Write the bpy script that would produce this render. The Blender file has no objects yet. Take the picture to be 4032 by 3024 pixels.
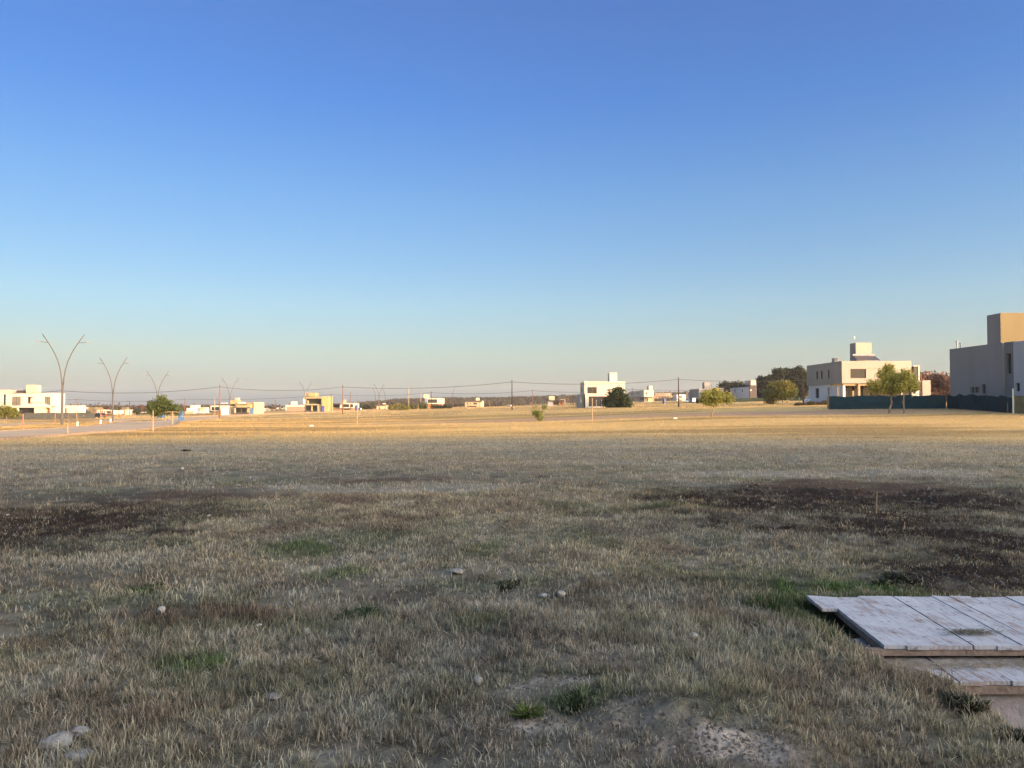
import bpy, math, random
import numpy as np
from mathutils import Vector, Matrix
R = math.radians
S = bpy.context.scene
COL = S.collection
# ------------------------------------------------------------------ camera
F, CX, CY, HOR = 3000.0, 2016.0, 1512.0, 1597.0      # focal length and centre in photo pixels, horizon row
CAMZ = 1.8
PITCH = math.atan((HOR - CY) / F)
cam_d = bpy.data.cameras.new('camera'); cam = bpy.data.objects.new('camera', cam_d); COL.objects.link(cam)
cam_d.sensor_width = 36.0; cam_d.lens = 36.0 * F / 4032.0
cam_d.clip_start = 0.05; cam_d.clip_end = 9000
cam.location = (0, 0, CAMZ); cam.rotation_euler = (R(90) + PITCH, 0, 0)
S.camera = cam
# ------------------------------------------------------------------ sky and sun
EXPO = 1.5; SKYG = .94 * 2 ** (0.6 - EXPO); FILL_GLOW = (18.0, 10.1, 5.0)
SUN_EL = R(5.6); SUN_DIR = Vector((0.80, -0.60, 0)).normalized() * math.cos(SUN_EL) + Vector((0, 0, math.sin(SUN_EL)))
w = bpy.data.worlds.new('World'); S.world = w; w.use_nodes = True
nt = w.node_tree; nt.nodes.clear()
sky = nt.nodes.new('ShaderNodeTexSky'); sky.sky_type = 'NISHITA'; sky.sun_disc = False
sky.sun_elevation = SUN_EL
sky.sun_rotation = math.atan2(SUN_DIR.x, SUN_DIR.y)
sky.altitude = 400; sky.air_density = 1.0; sky.dust_density = 0.6; sky.ozone_density = 2.2
bg = nt.nodes.new('ShaderNodeBackground'); bg.inputs['Strength'].default_value = 0.15
wo = nt.nodes.new('ShaderNodeOutputWorld')
tcw = nt.nodes.new('ShaderNodeTexCoord'); sx = nt.nodes.new('ShaderNodeSeparateXYZ'); nt.links.new(tcw.outputs['Generated'], sx.inputs[0])
# model sky tinted by hand, less yellow near the horizon; the ramp is a gain by elevation (halved, doubled again below)
rp = nt.nodes.new('ShaderNodeValToRGB'); nt.links.new(sx.outputs['Z'], rp.inputs[0])
SKYK = [(0.0, (0.496, 0.744, 1.888)), (0.012, (0.515, 0.74, 1.697)), (0.032, (0.833, 0.893, 1.426)), (0.066, (1.131, 1.047, 1.218)), (0.131, (1.263, 1.248, 1.384)), (0.258, (1.077, 1.243, 1.588)), (0.371, (0.815, 1.109, 1.768)), (0.46, (0.868, 1.083, 1.744)), (1.0, (1.0, 1.0, 1.4))]
while len(rp.color_ramp.elements) < len(SKYK): rp.color_ramp.elements.new(.5)
for e, (z_, c_) in zip(rp.color_ramp.elements, SKYK): e.position = z_
for e, (z_, c_) in zip(rp.color_ramp.elements, SKYK): e.color = (c_[0] / 3, c_[1] / 3, c_[2] / 3, 1)
m1 = nt.nodes.new('ShaderNodeVectorMath'); m1.operation = 'MULTIPLY'; nt.links.new(sky.outputs[0], m1.inputs[0]); nt.links.new(rp.outputs[0], m1.inputs[1])
# added warm boost of the sky behind the camera, fills the shaded foreground
fill_side = nt.nodes.new('ShaderNodeVectorMath'); fill_side.operation = 'DOT_PRODUCT'; nt.links.new(tcw.outputs['Generated'], fill_side.inputs[0]); fill_side.inputs[1].default_value = (0.62, -0.66, 0.40)
mr = nt.nodes.new('ShaderNodeMapRange'); mr.interpolation_type = 'SMOOTHSTEP'; nt.links.new(fill_side.outputs['Value'], mr.inputs[0])
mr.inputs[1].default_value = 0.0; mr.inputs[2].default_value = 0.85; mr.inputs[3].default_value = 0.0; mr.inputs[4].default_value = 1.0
mc = nt.nodes.new('ShaderNodeMix'); mc.data_type = 'VECTOR'; nt.links.new(mr.outputs[0], mc.inputs[0]); mc.inputs[4].default_value = (1, 1, 1); mc.inputs[5].default_value = FILL_GLOW
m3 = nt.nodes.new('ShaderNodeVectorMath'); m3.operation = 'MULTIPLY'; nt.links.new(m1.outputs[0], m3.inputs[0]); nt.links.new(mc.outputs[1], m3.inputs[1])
mx_ = nt.nodes.new('ShaderNodeMapRange'); nt.links.new(sx.outputs['X'], mx_.inputs[0])
for i_, v_ in zip((1, 2, 3, 4), (-.55, .6, 3.0 * SKYG * .78, 3.0 * SKYG * 1.10)): mx_.inputs[i_].default_value = v_
m2 = nt.nodes.new('ShaderNodeVectorMath'); m2.operation = 'SCALE'; nt.links.new(m3.outputs[0], m2.inputs[0]); nt.links.new(mx_.outputs[0], m2.inputs['Scale'])
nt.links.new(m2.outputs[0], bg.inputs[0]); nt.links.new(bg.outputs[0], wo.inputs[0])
sd = bpy.data.lights.new('sun', 'SUN'); so = bpy.data.objects.new('sun', sd); COL.objects.link(so)
sd.energy = 2.6; sd.angle = R(0.5); sd.color = (1.0, 0.66, 0.34)
so.rotation_euler = (-SUN_DIR).to_track_quat('-Z', 'Y').to_euler()
S.view_settings.view_transform = 'Standard'; S.view_settings.look = 'None'
S.view_settings.exposure = EXPO; S.view_settings.gamma = 1.0; S.view_settings.use_curve_mapping = False
S.cycles.max_bounces = 6; S.cycles.diffuse_bounces = 3; S.cycles.transparent_max_bounces = 8
S.cycles.use_denoising = True

# ------------------------------------------------------------------ noise
def _h(ix, iy, s):
    n = (ix.astype(np.int64) * 374761393 + iy.astype(np.int64) * 668265263 + s * 974634777) & 0xffffffff
    n = ((n ^ (n >> 13)) * 1274126177) & 0xffffffff
    return ((n ^ (n >> 16)) & 0xffff) / 65535.0
def vn(x, y, s=0):
    x = np.asarray(x, float); y = np.asarray(y, float)
    ix = np.floor(x); iy = np.floor(y); fx = x - ix; fy = y - iy
    fx = fx * fx * (3 - 2 * fx); fy = fy * fy * (3 - 2 * fy)
    a = _h(ix, iy, s); b = _h(ix + 1, iy, s); c = _h(ix, iy + 1, s); d = _h(ix + 1, iy + 1, s)
    return (a * (1 - fx) + b * fx) * (1 - fy) + (c * (1 - fx) + d * fx) * fy
def fbm(x, y, s=0, o=4):
    t = 0; a = .5; n = 0
    for i in range(o):
        t = t + a * vn(x * 2 ** i + 17.3 * i, y * 2 ** i + 9.1 * i, s + i); n += a; a *= .5
    return t / n
def sst(a, b, x):
    t = np.clip((np.asarray(x, float) - a) / (b - a), 0, 1); return t * t * (3 - 2 * t)

# ------------------------------------------------------------------ terrain: survey points (picture column, row, distance) -> smooth height field
cp, sp = math.cos(PITCH), math.sin(PITCH)
def ray(px, py):
    a = (px - CX) / F; b = (CY - py) / F
    d = (a, cp - b * sp, sp + b * cp); return (d[0] / d[1], 1.0, d[2] / d[1])
def P(px, py, D):
    d = ray(px, py); return Vector((d[0] * D, D, CAMZ + d[2] * D))
SURV = [(244,1672,101),(443,1661,141),(619,1647,191),(905,1636,243),(1203,1624,295),(1492,1614,350),
 (241,1664,179),(1349,1632,207),(2016,1615,201),(2672,1603,205),(713,1660,165),(2380,1604,212),(150,1645,212),
 (1405,1675,85),(2330,1657,80),(2120,1659,85),(2799,1644,78),(3500,1626,84),(3265,1612,97),(3985,1618,80),
 (3250,1591,125),(3700,1590,120),(2450,1585,400),(3060,1591,210),(2960,1579,320),(3150,1578,300),(2720,1587,335),(2616,1582,700),(1700,1606,390),(1450,1611,390),(1900,1603,460),(2190,1598,410),
 (800,1626,420),(450,1638,400),(420,1647,235),(984,1630,340),(1240,1622,340),(1304,1620,320),(3500,1575,330),(2200,1600,300),
 (100,1632,420),(-600,1650,300),(4600,1590,200)]
pts = [tuple(P(*s)) for s in SURV]
for yy in (-30, 0, 10, 20, 32, 45):
    for k in (-1.3, -.6, 0, .6, 1.3):
        pts.append((k * (abs(yy) * .8 + 8), yy, 0.0 + (0.0 if yy < 40 else (-.12 if k < 0 else (.22 * k)))))
for yy, zz in ((900, 0.), (1800, 0.), (3500, 0.)):
    for k in (-1, -.4, .3, 1): pts.append((k * yy, yy, zz if k > -.5 else -1.5))
pts = np.array(pts)
def _uv(x, y):
    r = np.sqrt(x * x + y * y)
    th = np.arctan2(x, np.maximum(y, -1e9) + 14.0)
    return th * 2.2, np.log(r + 22.0) * 1.5
pu, pv = _uv(pts[:, 0], pts[:, 1])
def _k(du, dv): return np.sqrt(du * du + dv * dv + 0.06)
A = _k(pu[:, None] - pu[None], pv[:, None] - pv[None]) - np.eye(len(pts)) * 0.012
zmean = pts[:, 2].mean()
W = np.linalg.solve(A, pts[:, 2] - zmean)
def zbase(x, y):
    x = np.asarray(x, float); y = np.asarray(y, float)
    sh = x.shape; x = x.ravel(); y = y.ravel(); out = np.empty(len(x))
    for i in range(0, len(x), 40000):
        u, v = _uv(x[i:i + 40000], y[i:i + 40000])
        out[i:i + 40000] = _k(u[:, None] - pu[None], v[:, None] - pv[None]) @ W + zmean
    return out.reshape(sh)
PIT = (2.95, 2.2, 12.0, 4.93)
def zg(x, y, detail=True):
    x = np.asarray(x, float); y = np.asarray(y, float)
    r = np.sqrt(x * x + y * y)
    z = zbase(x, y)
    z = z * sst(4, 30, r)
    if detail:
        k = 1 - sst(25, 60, r)
        z = z + k * ((fbm(x / 2.3, y / 2.3, 3) - .5) * .19 + (fbm(x * 1.7, y * 1.7, 8, 3) - .5) * .06)
        z = z + (1 - sst(9, 16, r)) * (vn(x * 9, y * 9, 31) - .5) * .022
        z = z + sst(40, 80, r) * (1 - sst(200, 400, r)) * (fbm(x / 9, y / 6, 5) - .5) * .14
    # bare mound at the bottom of the picture, soil shoulder beside the trench
    z = z + (.15 + .09 * (fbm(x * 3.5, y * 3.5, 44, 3) - .5)) * np.exp(-(((x - .95) / .8) ** 2 + ((y - 4.1) / .7) ** 2))
    z = z + .07 * np.exp(-(((x - .3) / .5) ** 2 + ((y - 5.9) / 1.0) ** 2))
    # trench in front of and below the timber cover
    edge = 2.79 + .12 * (vn(y * 3, x * 0, 5) - .5)
    t = sst(edge - .03, edge + .26, x) * (1 - sst(5.22, 5.26, y)) * sst(1.5, 2.5, y) * (1 - sst(14, 16, x))
    z = z * (1 - t) + t * (-.62)
    t2 = sst(2.60, 2.72, x) * sst(5.22, 5.26, y) * (1 - sst(6.72, 6.84, y)) * (1 - sst(14, 16, x))
    z = z * (1 - t2) + t2 * (-.12)
    # added unseen rise behind the camera, shaped to shade the near field
    z = z + 11.4 * sst(-7, -24, y) * (1 + .035 * (fbm(x / 11, y * 0 + .5, 77, 3) - .5)) * (1 - sst(-60, -130, y))
    # flat far out
    return z
def z1(x, y): return float(zg(np.array([x]), np.array([y]))[0])
def G(px, py, rmax=900):
    d = ray(px, py)
    ts = np.concatenate([np.linspace(2, 60, 1200), np.linspace(60, rmax, 3400)])
    zz = zg(d[0] * ts, ts); rz = CAMZ + d[2] * ts
    hit = np.nonzero(rz <= zz)[0]
    t = ts[hit[0]] if len(hit) else rmax
    return Vector((d[0] * t, t, z1(d[0] * t, t)))

# ------------------------------------------------------------------ ground colour: dry grass, brown burnt patches, green patches, painted sunlit gold
STRAW = np.array((.39, .33, .215)); GREY = np.array((.30, .275, .20)); BROWN = np.array((.155, .102, .066)); DARK = np.array((.052, .036, .026))
GREEN = np.array((.085, .14, .035)); OLIVE = np.array((.21, .205, .12)); SOIL = np.array((.36, .295, .225)); SUNLIT_GOLD = np.array((.51, .355, .145)); DIRT = np.array((.40, .25, .15)); PALE = np.array((.44, .39, .29))
#  px, py, half width px, half height px, colour, strength, grass density factor, noise
PATCH = [
 (3350,1975,980,80,DARK,1.0,.8),(3850,2140,680,190,DARK,1.0,.8),(3950,2290,520,90,DARK,.95,.8),(2950,2010,560,52,DARK,.85,.8),(3600,2080,560,90,DARK,.8,.8),(3500,1915,500,32,BROWN,.9,.5),(3700,2230,330,90,DARK,.6,.7),
 (250,2110,560,105,DARK,.9,.8),(600,2030,520,55,DARK,.7,.8),(60,2060,400,90,DARK,.8,.8),(350,1960,600,30,DARK,.5,.8),(1500,1895,420,14,BROWN,.8,.8),(1330,1975,220,38,BROWN,.6,.8),(900,1960,500,22,BROWN,.5,.8),
 (3300,1868,900,18,PALE,.95,.9),(1500,1925,520,24,PALE,.95,.9),(1750,1915,320,18,PALE,.8,.9),(2350,1830,700,14,PALE,.5,1),(1500,2200,260,40,PALE,.5,1),(500,2220,420,26,PALE,.5,1),(420,2250,600,60,GREY,.4,1),(3000,1790,900,14,GREY,.5,1),
 (1150,2080,130,30,BROWN,.6,.8),(1500,2060,220,32,BROWN,.5,.8),
 (700,2440,520,70,BROWN,.75,1.1),(300,2530,420,60,BROWN,.65,1.1),(1200,2430,420,40,BROWN,.4,1.1),
 (1180,2165,180,38,GREEN,.75,1.1),(1320,2270,130,28,GREEN,.6,1.1),(1900,2170,110,32,GREEN,.55,1.1),(560,2325,110,16,GREEN,.8,1.2),(800,2630,170,42,GREEN,.75,1.2),(1450,2430,110,40,GREEN,.65,1.2),
 (1000,2690,480,70,OLIVE,.6,1.1),(2270,2770,110,42,GREEN,.7,1.0),(3330,2320,260,30,GREEN,.9,1.3),(3130,2340,90,60,GREEN,.9,1.4),(3250,2420,60,80,GREEN,.8,1.3),(2650,1990,180,10,GREEN,.6,1.1),
 (1900,2450,120,40,GREEN,.35,1),(2750,2270,200,40,OLIVE,.6,1),(3520,2290,90,28,DARK,.8,1.0),(2700,2290,170,30,DARK,.4,1),
 (2150,2700,190,45,SOIL,.95,.12),(2080,2865,150,50,SOIL,.9,.2),(2500,2810,280,60,SOIL,.95,.12),(2720,2930,210,120,SOIL,.95,.1),(3000,2960,220,90,SOIL,.9,.2),(2400,2960,350,90,SOIL,.5,.55),(1700,2800,200,60,DARK,.25,.9),
 (2350,2600,260,60,SOIL,.5,.55),(2600,2750,700,40,OLIVE,.3,.9),(1100,2600,130,22,SOIL,.6,.4)]
PW = []
for (px, py, hw, hh, c, s, dn) in PATCH:
    g = G(px, py); a = G(px, py - hh); b = G(px, py + hh)
    PW.append((g.x, (a.y + b.y) / 2, hw / F * g.y, max((a.y - b.y) / 2, .05), c, s, dn))
ROAD_PTS = [(-27, 22), (-31, 36), (-33.5, 50), (-36.5, 66), (-42, 84), (-50, 104), (-61, 130), (-70, 155), (-77, 182), (-80, 212), (-77, 250), (-68, 290), (-55, 330)]
def smooth_path(p, n=6):
    p = [np.array(q, float) for q in p]; out = []
    for i in range(len(p) - 1):
        a = p[max(i - 1, 0)]; b = p[i]; c = p[i + 1]; d = p[min(i + 2, len(p) - 1)]
        for k in range(n):
            t = k / n
            out.append(.5 * ((2 * b) + (-a + c) * t + (2 * a - 5 * b + 4 * c - d) * t * t + (-a + 3 * b - 3 * c + d) * t ** 3))
    out.append(p[-1]); return np.array(out)
ROAD = smooth_path(ROAD_PTS)
def offset_path(p, d):
    t = np.gradient(p, axis=0); t /= np.linalg.norm(t, axis=1)[:, None]
    return p + np.stack([t[:, 1], -t[:, 0]], 1) * d
ROAD2 = offset_path(ROAD, -17.0)[3:]
def path_dist(x, y, path):
    best = np.full(np.shape(x), 1e9)
    for i in range(0, len(path) - 1, 1):
        a = path[i]; b = path[i + 1]; ab = b - a
        t = np.clip(((x - a[0]) * ab[0] + (y - a[1]) * ab[1]) / (ab @ ab), 0, 1)
        d = np.hypot(x - a[0] - t * ab[0], y - a[1] - t * ab[1]); best = np.minimum(best, d)
    return best
TRACK = [(-20, 86), (0, 84), (20, 79), (45, 70)]
def ground_col(x, y):
    x = np.asarray(x, float); y = np.asarray(y, float); r = np.hypot(x, y)
    n1 = fbm(x / 3.5, y / 2.2, 11)[..., None]; n2 = fbm(x / 1.1, y / .8, 12)[..., None]; n3 = fbm(x / 14, y / 6, 13)[..., None]
    c = GREY * (1 - sst(.35, .65, n1)) + STRAW * sst(.35, .65, n1)
    g = sst(.45, .75, n2) * .5 * (1 - sst(12, 30, r))[..., None]; c = c * (1 - g) + OLIVE * g
    b = (sst(.55, .75, n3) * .45); c = c * (1 - b) + BROWN * 1.4 * b
    nr = (1 - sst(20, 40, r))[..., None]; n4 = fbm(x / .42, y / .36, 14, 3)[..., None]; n5 = fbm(x / .9 + 5, y / .7, 15, 3)[..., None]
    q = sst(.56, .68, n4) * .5 * nr; c = c * (1 - q) + PALE * q; q = (1 - sst(.30, .43, n4)) * .5 * nr; c = c * (1 - q) + np.array((.13, .10, .07)) * q
    q = sst(.56, .7, n5) * .5 * nr; c = c * (1 - q) + np.array((.17, .185, .10)) * q; q = (1 - sst(.30, .42, n5)) * .45 * nr; c = c * (1 - q) + np.array((.23, .175, .12)) * q
    dens = np.ones(x.shape)
    wob = (fbm(x * 1.3, y * 1.3, 21) - .5) * 1.1 + (fbm(x * 5, y * 5, 22, 2) - .5) * .7
    wobf = (fbm(x * .45, y * .7, 23) - .5) * 1.3 + (fbm(x * 2, y * 3, 24, 2) - .5) * .7
    wv = np.where(r < 13, wob, wobf)
    br = (fbm(x * 2.2, y * 3.2, 81, 4) - .5)
    for (gx, gy, rx, ry, pc, s, dn) in PW:
        q = np.sqrt(((x - gx) / rx) ** 2 + ((y - gy) / ry) ** 2) + wv * 1.1
        a = s * (1 - sst(.45, 1.15, q)) * np.clip(1.12 + 3.0 * br, .15, 1); c = c * (1 - a[..., None]) + pc * a[..., None]; dens = dens * (1 - a) + dn * a
    # golden mown field further out, sunlit warmth painted into its colour
    f = sst(34, 52, r)[..., None]
    gold = SUNLIT_GOLD * (1 - .42 * sst(.46, .66, fbm(x / 22, y / 5, 41))[..., None]) * (.92 + .16 * n3)
    c = c * (1 - f) + gold * f
    # beaten dirt band across the field
    yb = 84 - .0 * x - .14 * np.clip(x, 0, 99); d = sst(0, 1.2, y - yb + 2 * (fbm(x / 6, y * 0, 51) - .5)) * (1 - sst(12, 22, y - yb + 5 * (fbm(x / 12, y / 9, 52) - .5))) * sst(-28, 5, x) * (1 - sst(40, 60, x))
    d = d * .75
    c = c * (1 - d[..., None]) + DIRT * d[..., None]; dens = dens * (1 - .75 * d)
    return c, dens
# ------------------------------------------------------------------ materials
def mat(name, col, rough=.85, metal=0., noise=0.0, nscale=3.0, bump=0.0, bscale=30., streak=False, attr=None, spec=.3, trans=0., dirt=None, coat=0.):
    m = bpy.data.materials.new(name); m.use_nodes = True; t = m.node_tree; N = t.nodes; L = t.links
    p = N['Principled BSDF']; p.inputs['Roughness'].default_value = rough; p.inputs['Metallic'].default_value = metal
    p.inputs['Specular IOR Level'].default_value = spec
    if coat: p.inputs['Coat Weight'].default_value = coat
    base = None
    if attr:
        a = N.new('ShaderNodeAttribute'); a.attribute_name = attr; base = a.outputs['Color']
    else:
        rgb = N.new('ShaderNodeRGB'); rgb.outputs[0].default_value = (*col, 1); base = rgb.outputs[0]
    tc = N.new('ShaderNodeTexCoord')
    if noise:
        mp = N.new('ShaderNodeMapping'); L.new(tc.outputs['Object'], mp.inputs[0])
        if streak: mp.inputs['Scale'].default_value = (1, 1, .18)
        nz = N.new('ShaderNodeTexNoise'); nz.inputs['Scale'].default_value = nscale; nz.inputs['Detail'].default_value = 6; nz.inputs['Roughness'].default_value = .65
        L.new(mp.outputs[0], nz.inputs[0])
        mr = N.new('ShaderNodeMapRange'); mr.inputs['From Min'].default_value = .3; mr.inputs['From Max'].default_value = .7
        mr.inputs['To Min'].default_value = 1 - noise; mr.inputs['To Max'].default_value = 1 + noise * .6
        L.new(nz.outputs[0], mr.inputs[0])
        mx = N.new('ShaderNodeMix'); mx.data_type = 'RGBA'; mx.blend_type = 'MULTIPLY'; mx.inputs[0].default_value = 1
        L.new(base, mx.inputs[6]); L.new(mr.outputs[0], mx.inputs[7]); base = mx.outputs[2]
        if dirt:
            m2 = N.new('ShaderNodeMix'); m2.data_type = 'RGBA'; nz2 = N.new('ShaderNodeTexNoise'); nz2.inputs['Scale'].default_value = nscale * .6; nz2.inputs['Detail'].default_value = 8
            L.new(mp.outputs[0], nz2.inputs[0]); r2 = N.new('ShaderNodeMapRange'); r2.inputs['From Min'].default_value = .55; r2.inputs['From Max'].default_value = .75; r2.inputs['To Max'].default_value = .6
            L.new(nz2.outputs[0], r2.inputs[0]); L.new(r2.outputs[0], m2.inputs[0]); L.new(base, m2.inputs[6]); m2.inputs[7].default_value = (*dirt, 1); base = m2.outputs[2]
    L.new(base, p.inputs['Base Color'])
    if bump:
        b = N.new('ShaderNodeBump'); b.inputs['Strength'].default_value = bump; b.inputs['Distance'].default_value = .03
        nz = N.new('ShaderNodeTexNoise'); nz.inputs['Scale'].default_value = bscale; nz.inputs['Detail'].default_value = 5
        L.new(tc.outputs['Object'], nz.inputs[0]); L.new(nz.outputs[0], b.inputs['Height']); L.new(b.outputs[0], p.inputs['Normal'])
    if trans:
        tr = N.new('ShaderNodeBsdfTranslucent'); L.new(base, tr.inputs[0]); ms = N.new('ShaderNodeMixShader'); ms.inputs[0].default_value = trans
        L.new(p.outputs[0], ms.inputs[1]); L.new(tr.outputs[0], ms.inputs[2]); L.new(ms.outputs[0], N['Material Output'].inputs[0])
    return m
M = {}
def stucco(n, c, dirt=None): M[n] = mat(n, c, .92, noise=.10, nscale=.35, bump=.25, bscale=8, streak=True, dirt=dirt, spec=.15)
stucco('white_stucco', (.49, .455, .385)); stucco('cool_white', (.56, .58, .60)); stucco('cream', (.47, .40, .28)); stucco('peach', (.29, .275, .245)); stucco('grey_stucco', (.25, .25, .245)); stucco('ochre', (.155, .135, .08))
stucco('light_grey', (.40, .41, .43)); stucco('tan', (.38, .28, .18)); stucco('yellow', (.33, .26, .13)); stucco('concrete', (.33, .28, .21)); stucco('brown_wall', (.26, .19, .14)); stucco('dark_wall', (.08, .075, .07)); stucco('pale_blue', (.60, .62, .64)); stucco('brick', (.42, .20, .11))
M['glass'] = mat('glass', (.03, .034, .033), .25, spec=.12); M['frame'] = mat('frame', (.025, .025, .027), .5)
M['white_frame'] = mat('white_frame', (.7, .7, .68), .5)
M['curtain'] = mat('curtain', (.13, .125, .105), .6, spec=.2)
M['roof_dark'] = mat('roof_dark', (.06, .055, .055), .8, noise=.2); M['coping'] = mat('coping', (.5, .45, .37), .8, noise=.15)
M['panel'] = mat('panel', (.05, .05, .055), .3, spec=.5); M['steel'] = mat('steel', (.28, .28, .29), .5, metal=.3)
M['lamp_metal'] = mat('lamp_metal', (.075, .072, .07), .6, metal=.0, spec=.3); M['lamp_head'] = mat('lamp_head', (.26, .26, .27), .4, metal=.2)
M['wood_pole'] = mat('wood_pole', (.17, .085, .055), .85, noise=.35, nscale=4, streak=True); M['dark_pole'] = mat('dark_pole', (.035, .022, .022), .8, noise=.3)
M['stake'] = mat('stake', (.36, .26, .16), .85, noise=.3, nscale=6, streak=True); M['red_stake'] = mat('red_stake', (.33, .16, .10), .85, noise=.3)
M['limewash'] = mat('limewash', (.62, .60, .52), .9); M['cable'] = mat('cable', (.03, .03, .03), .7)
M['bark'] = mat('bark', (.24, .17, .11), .95, noise=.4, nscale=8, bump=.5, bscale=20); M['dark_bark'] = mat('dark_bark', (.07, .05, .04), .95, noise=.4, nscale=8)
M['blue_plastic'] = mat('blue_plastic', (.035, .10, .22), .5, noise=.12); M['deep_blue'] = mat('deep_blue', (.02, .04, .16), .5)
M['shade_cloth'] = mat('shade_cloth', (.012, .036, .045), .9, noise=.35, nscale=1.2, trans=.12); M['grey_cloth'] = mat('grey_cloth', (.055, .062, .06), .9, noise=.3, nscale=1.2, trans=.15); M['hedge_cloth'] = mat('hedge_cloth', (.010, .022, .015), .9, noise=.3, trans=.1); M['olive_cloth'] = mat('olive_cloth', (.14, .13, .08), .9, noise=.4, nscale=1.5)
M['leaf'] = mat('leaf', (0, 0, 0), .6, attr='Col', trans=.5, spec=.3); M['blade'] = mat('blade', (0, 0, 0), .75, attr='Col', trans=.4, spec=.2)
M['white_paint'] = mat('white_paint', (.75, .75, .75), .35, coat=.5); M['black_paint'] = mat('black_paint', (.012, .011, .016), .3, coat=.6); M['red_light'] = mat('red_light', (.6, .05, .04), .2); M['rubber'] = mat('rubber', (.02, .02, .02), .8)
M['stone'] = mat('stone', (.34, .32, .27), .95, noise=.3, nscale=9, bump=.8, bscale=25); M['grey_stone'] = mat('grey_stone', (.24, .22, .19), .95, noise=.35, nscale=9, bump=.8, bscale=25)
M['door_wood'] = mat('door_wood', (.25, .12, .05), .6, noise=.2, streak=True)

# ------------------------------------------------------------------ mesh building
class MB:
    def __init__(s): s.v = []; s.f = []
    def quad(s, *p):
        n = len(s.v); s.v += [tuple(q) for q in p]; s.f.append(tuple(range(n, n + len(p))))
    def box(s, x0, x1, y0, y1, z0, z1, ang=0, c=None):
        if x0 > x1: x0, x1 = x1, x0
        if y0 > y1: y0, y1 = y1, y0
        if z0 > z1: z0, z1 = z1, z0
        n = len(s.v)
        q = [(x0, y0, z0), (x1, y0, z0), (x1, y1, z0), (x0, y1, z0), (x0, y0, z1), (x1, y0, z1), (x1, y1, z1), (x0, y1, z1)]
        if ang:
            cx, cy = c if c else ((x0 + x1) / 2, (y0 + y1) / 2); ca, sa = math.cos(ang), math.sin(ang)
            q = [(cx + (a - cx) * ca - (b - cy) * sa, cy + (a - cx) * sa + (b - cy) * ca, z) for a, b, z in q]
        s.v += q
        s.f += [tuple(n + i for i in f) for f in ((3, 2, 1, 0), (4, 5, 6, 7), (0, 1, 5, 4), (1, 2, 6, 5), (2, 3, 7, 6), (3, 0, 4, 7))]
        return s
    def tube(s, pts, rad, k=8, cap=True):
        pts = [Vector(p) for p in pts]
        if not hasattr(rad, '__len__'): rad = [rad] * len(pts)
        rings = []
        up = None
        for i, p in enumerate(pts):
            t = (pts[min(i + 1, len(pts) - 1)] - pts[max(i - 1, 0)]).normalized()
            if up is None or abs(up.dot(t)) > .95: up = Vector((0, 1, 0)) if abs(t.y) < .9 else Vector((1, 0, 0))
            a = (up - t * up.dot(t)).normalized(); b = t.cross(a); up = a
            n = len(s.v)
            for j in range(k):
                an = 2 * math.pi * j / k; s.v.append(tuple(p + (a * math.cos(an) + b * math.sin(an)) * rad[i]))
            rings.append(n)
        for i in range(len(rings) - 1):
            for j in range(k):
                s.f.append((rings[i] + j, rings[i] + (j + 1) % k, rings[i + 1] + (j + 1) % k, rings[i + 1] + j))
        if cap:
            s.f.append(tuple(rings[0] + j for j in range(k - 1, -1, -1))); s.f.append(tuple(rings[-1] + j for j in range(k)))
        return s
    def build(s, name, m, parent=None, loc=None, smooth=False, bevel=0):
        me = bpy.data.meshes.new(name); me.from_pydata(s.v, [], s.f)
        me.materials.append(m); me.update()
        if smooth: me.polygons.foreach_set('use_smooth', [True] * len(me.polygons))
        o = bpy.data.objects.new(name, me); COL.objects.link(o)
        if parent: o.parent = parent
        if loc is not None: o.location = loc
        if bevel:
            b = o.modifiers.new('bevel', 'BEVEL'); b.width = bevel; b.segments = 2; b.limit_method = 'ANGLE'
        return o
def np_mesh(name, verts, faces, m, parent=None, cols=None, nper=3):
    me = bpy.data.meshes.new(name); nv = len(verts); nf = len(faces)
    me.vertices.add(nv); me.vertices.foreach_set('co', np.ascontiguousarray(verts, np.float32).ravel())
    me.loops.add(nf * nper); me.loops.foreach_set('vertex_index', np.ascontiguousarray(faces, np.int32).ravel())
    me.polygons.add(nf); me.polygons.foreach_set('loop_start', np.arange(0, nf * nper, nper, dtype=np.int32))
    me.polygons.foreach_set('loop_total', np.full(nf, nper, np.int32))
    me.update(calc_edges=True)
    if cols is not None:
        a = me.color_attributes.new('Col', 'FLOAT_COLOR', 'POINT')
        c4 = np.ones((nv, 4), np.float32); c4[:, :3] = cols; a.data.foreach_set('color', c4.ravel())
    me.materials.append(m)
    o = bpy.data.objects.new(name, me); COL.objects.link(o)
    if parent: o.parent = parent
    return o
def tag(o, label, cat, group=None, kind=None):
    if label: o['label'] = label
    if cat: o['category'] = cat
    if group: o['group'] = group
    if kind: o['kind'] = kind
    return o
def thing(name, loc, label, cat, group=None, rz=0):
    o = bpy.data.objects.new(name, None); COL.objects.link(o); o.location = loc; o.rotation_euler = (0, 0, rz)
    o.empty_display_size = .5
    return tag(o, label, cat, group)
def dup(root, loc, rz, label, group=None):
    r = root.copy(); COL.objects.link(r); r.location = loc; r.rotation_euler = (0, 0, rz); r['label'] = label
    if group: r['group'] = group
    for ch in list(root.children):
        c = ch.copy(); COL.objects.link(c); c.parent = r
        for g in ch.children:
            d = g.copy(); COL.objects.link(d); d.parent = c
    return r

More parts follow.
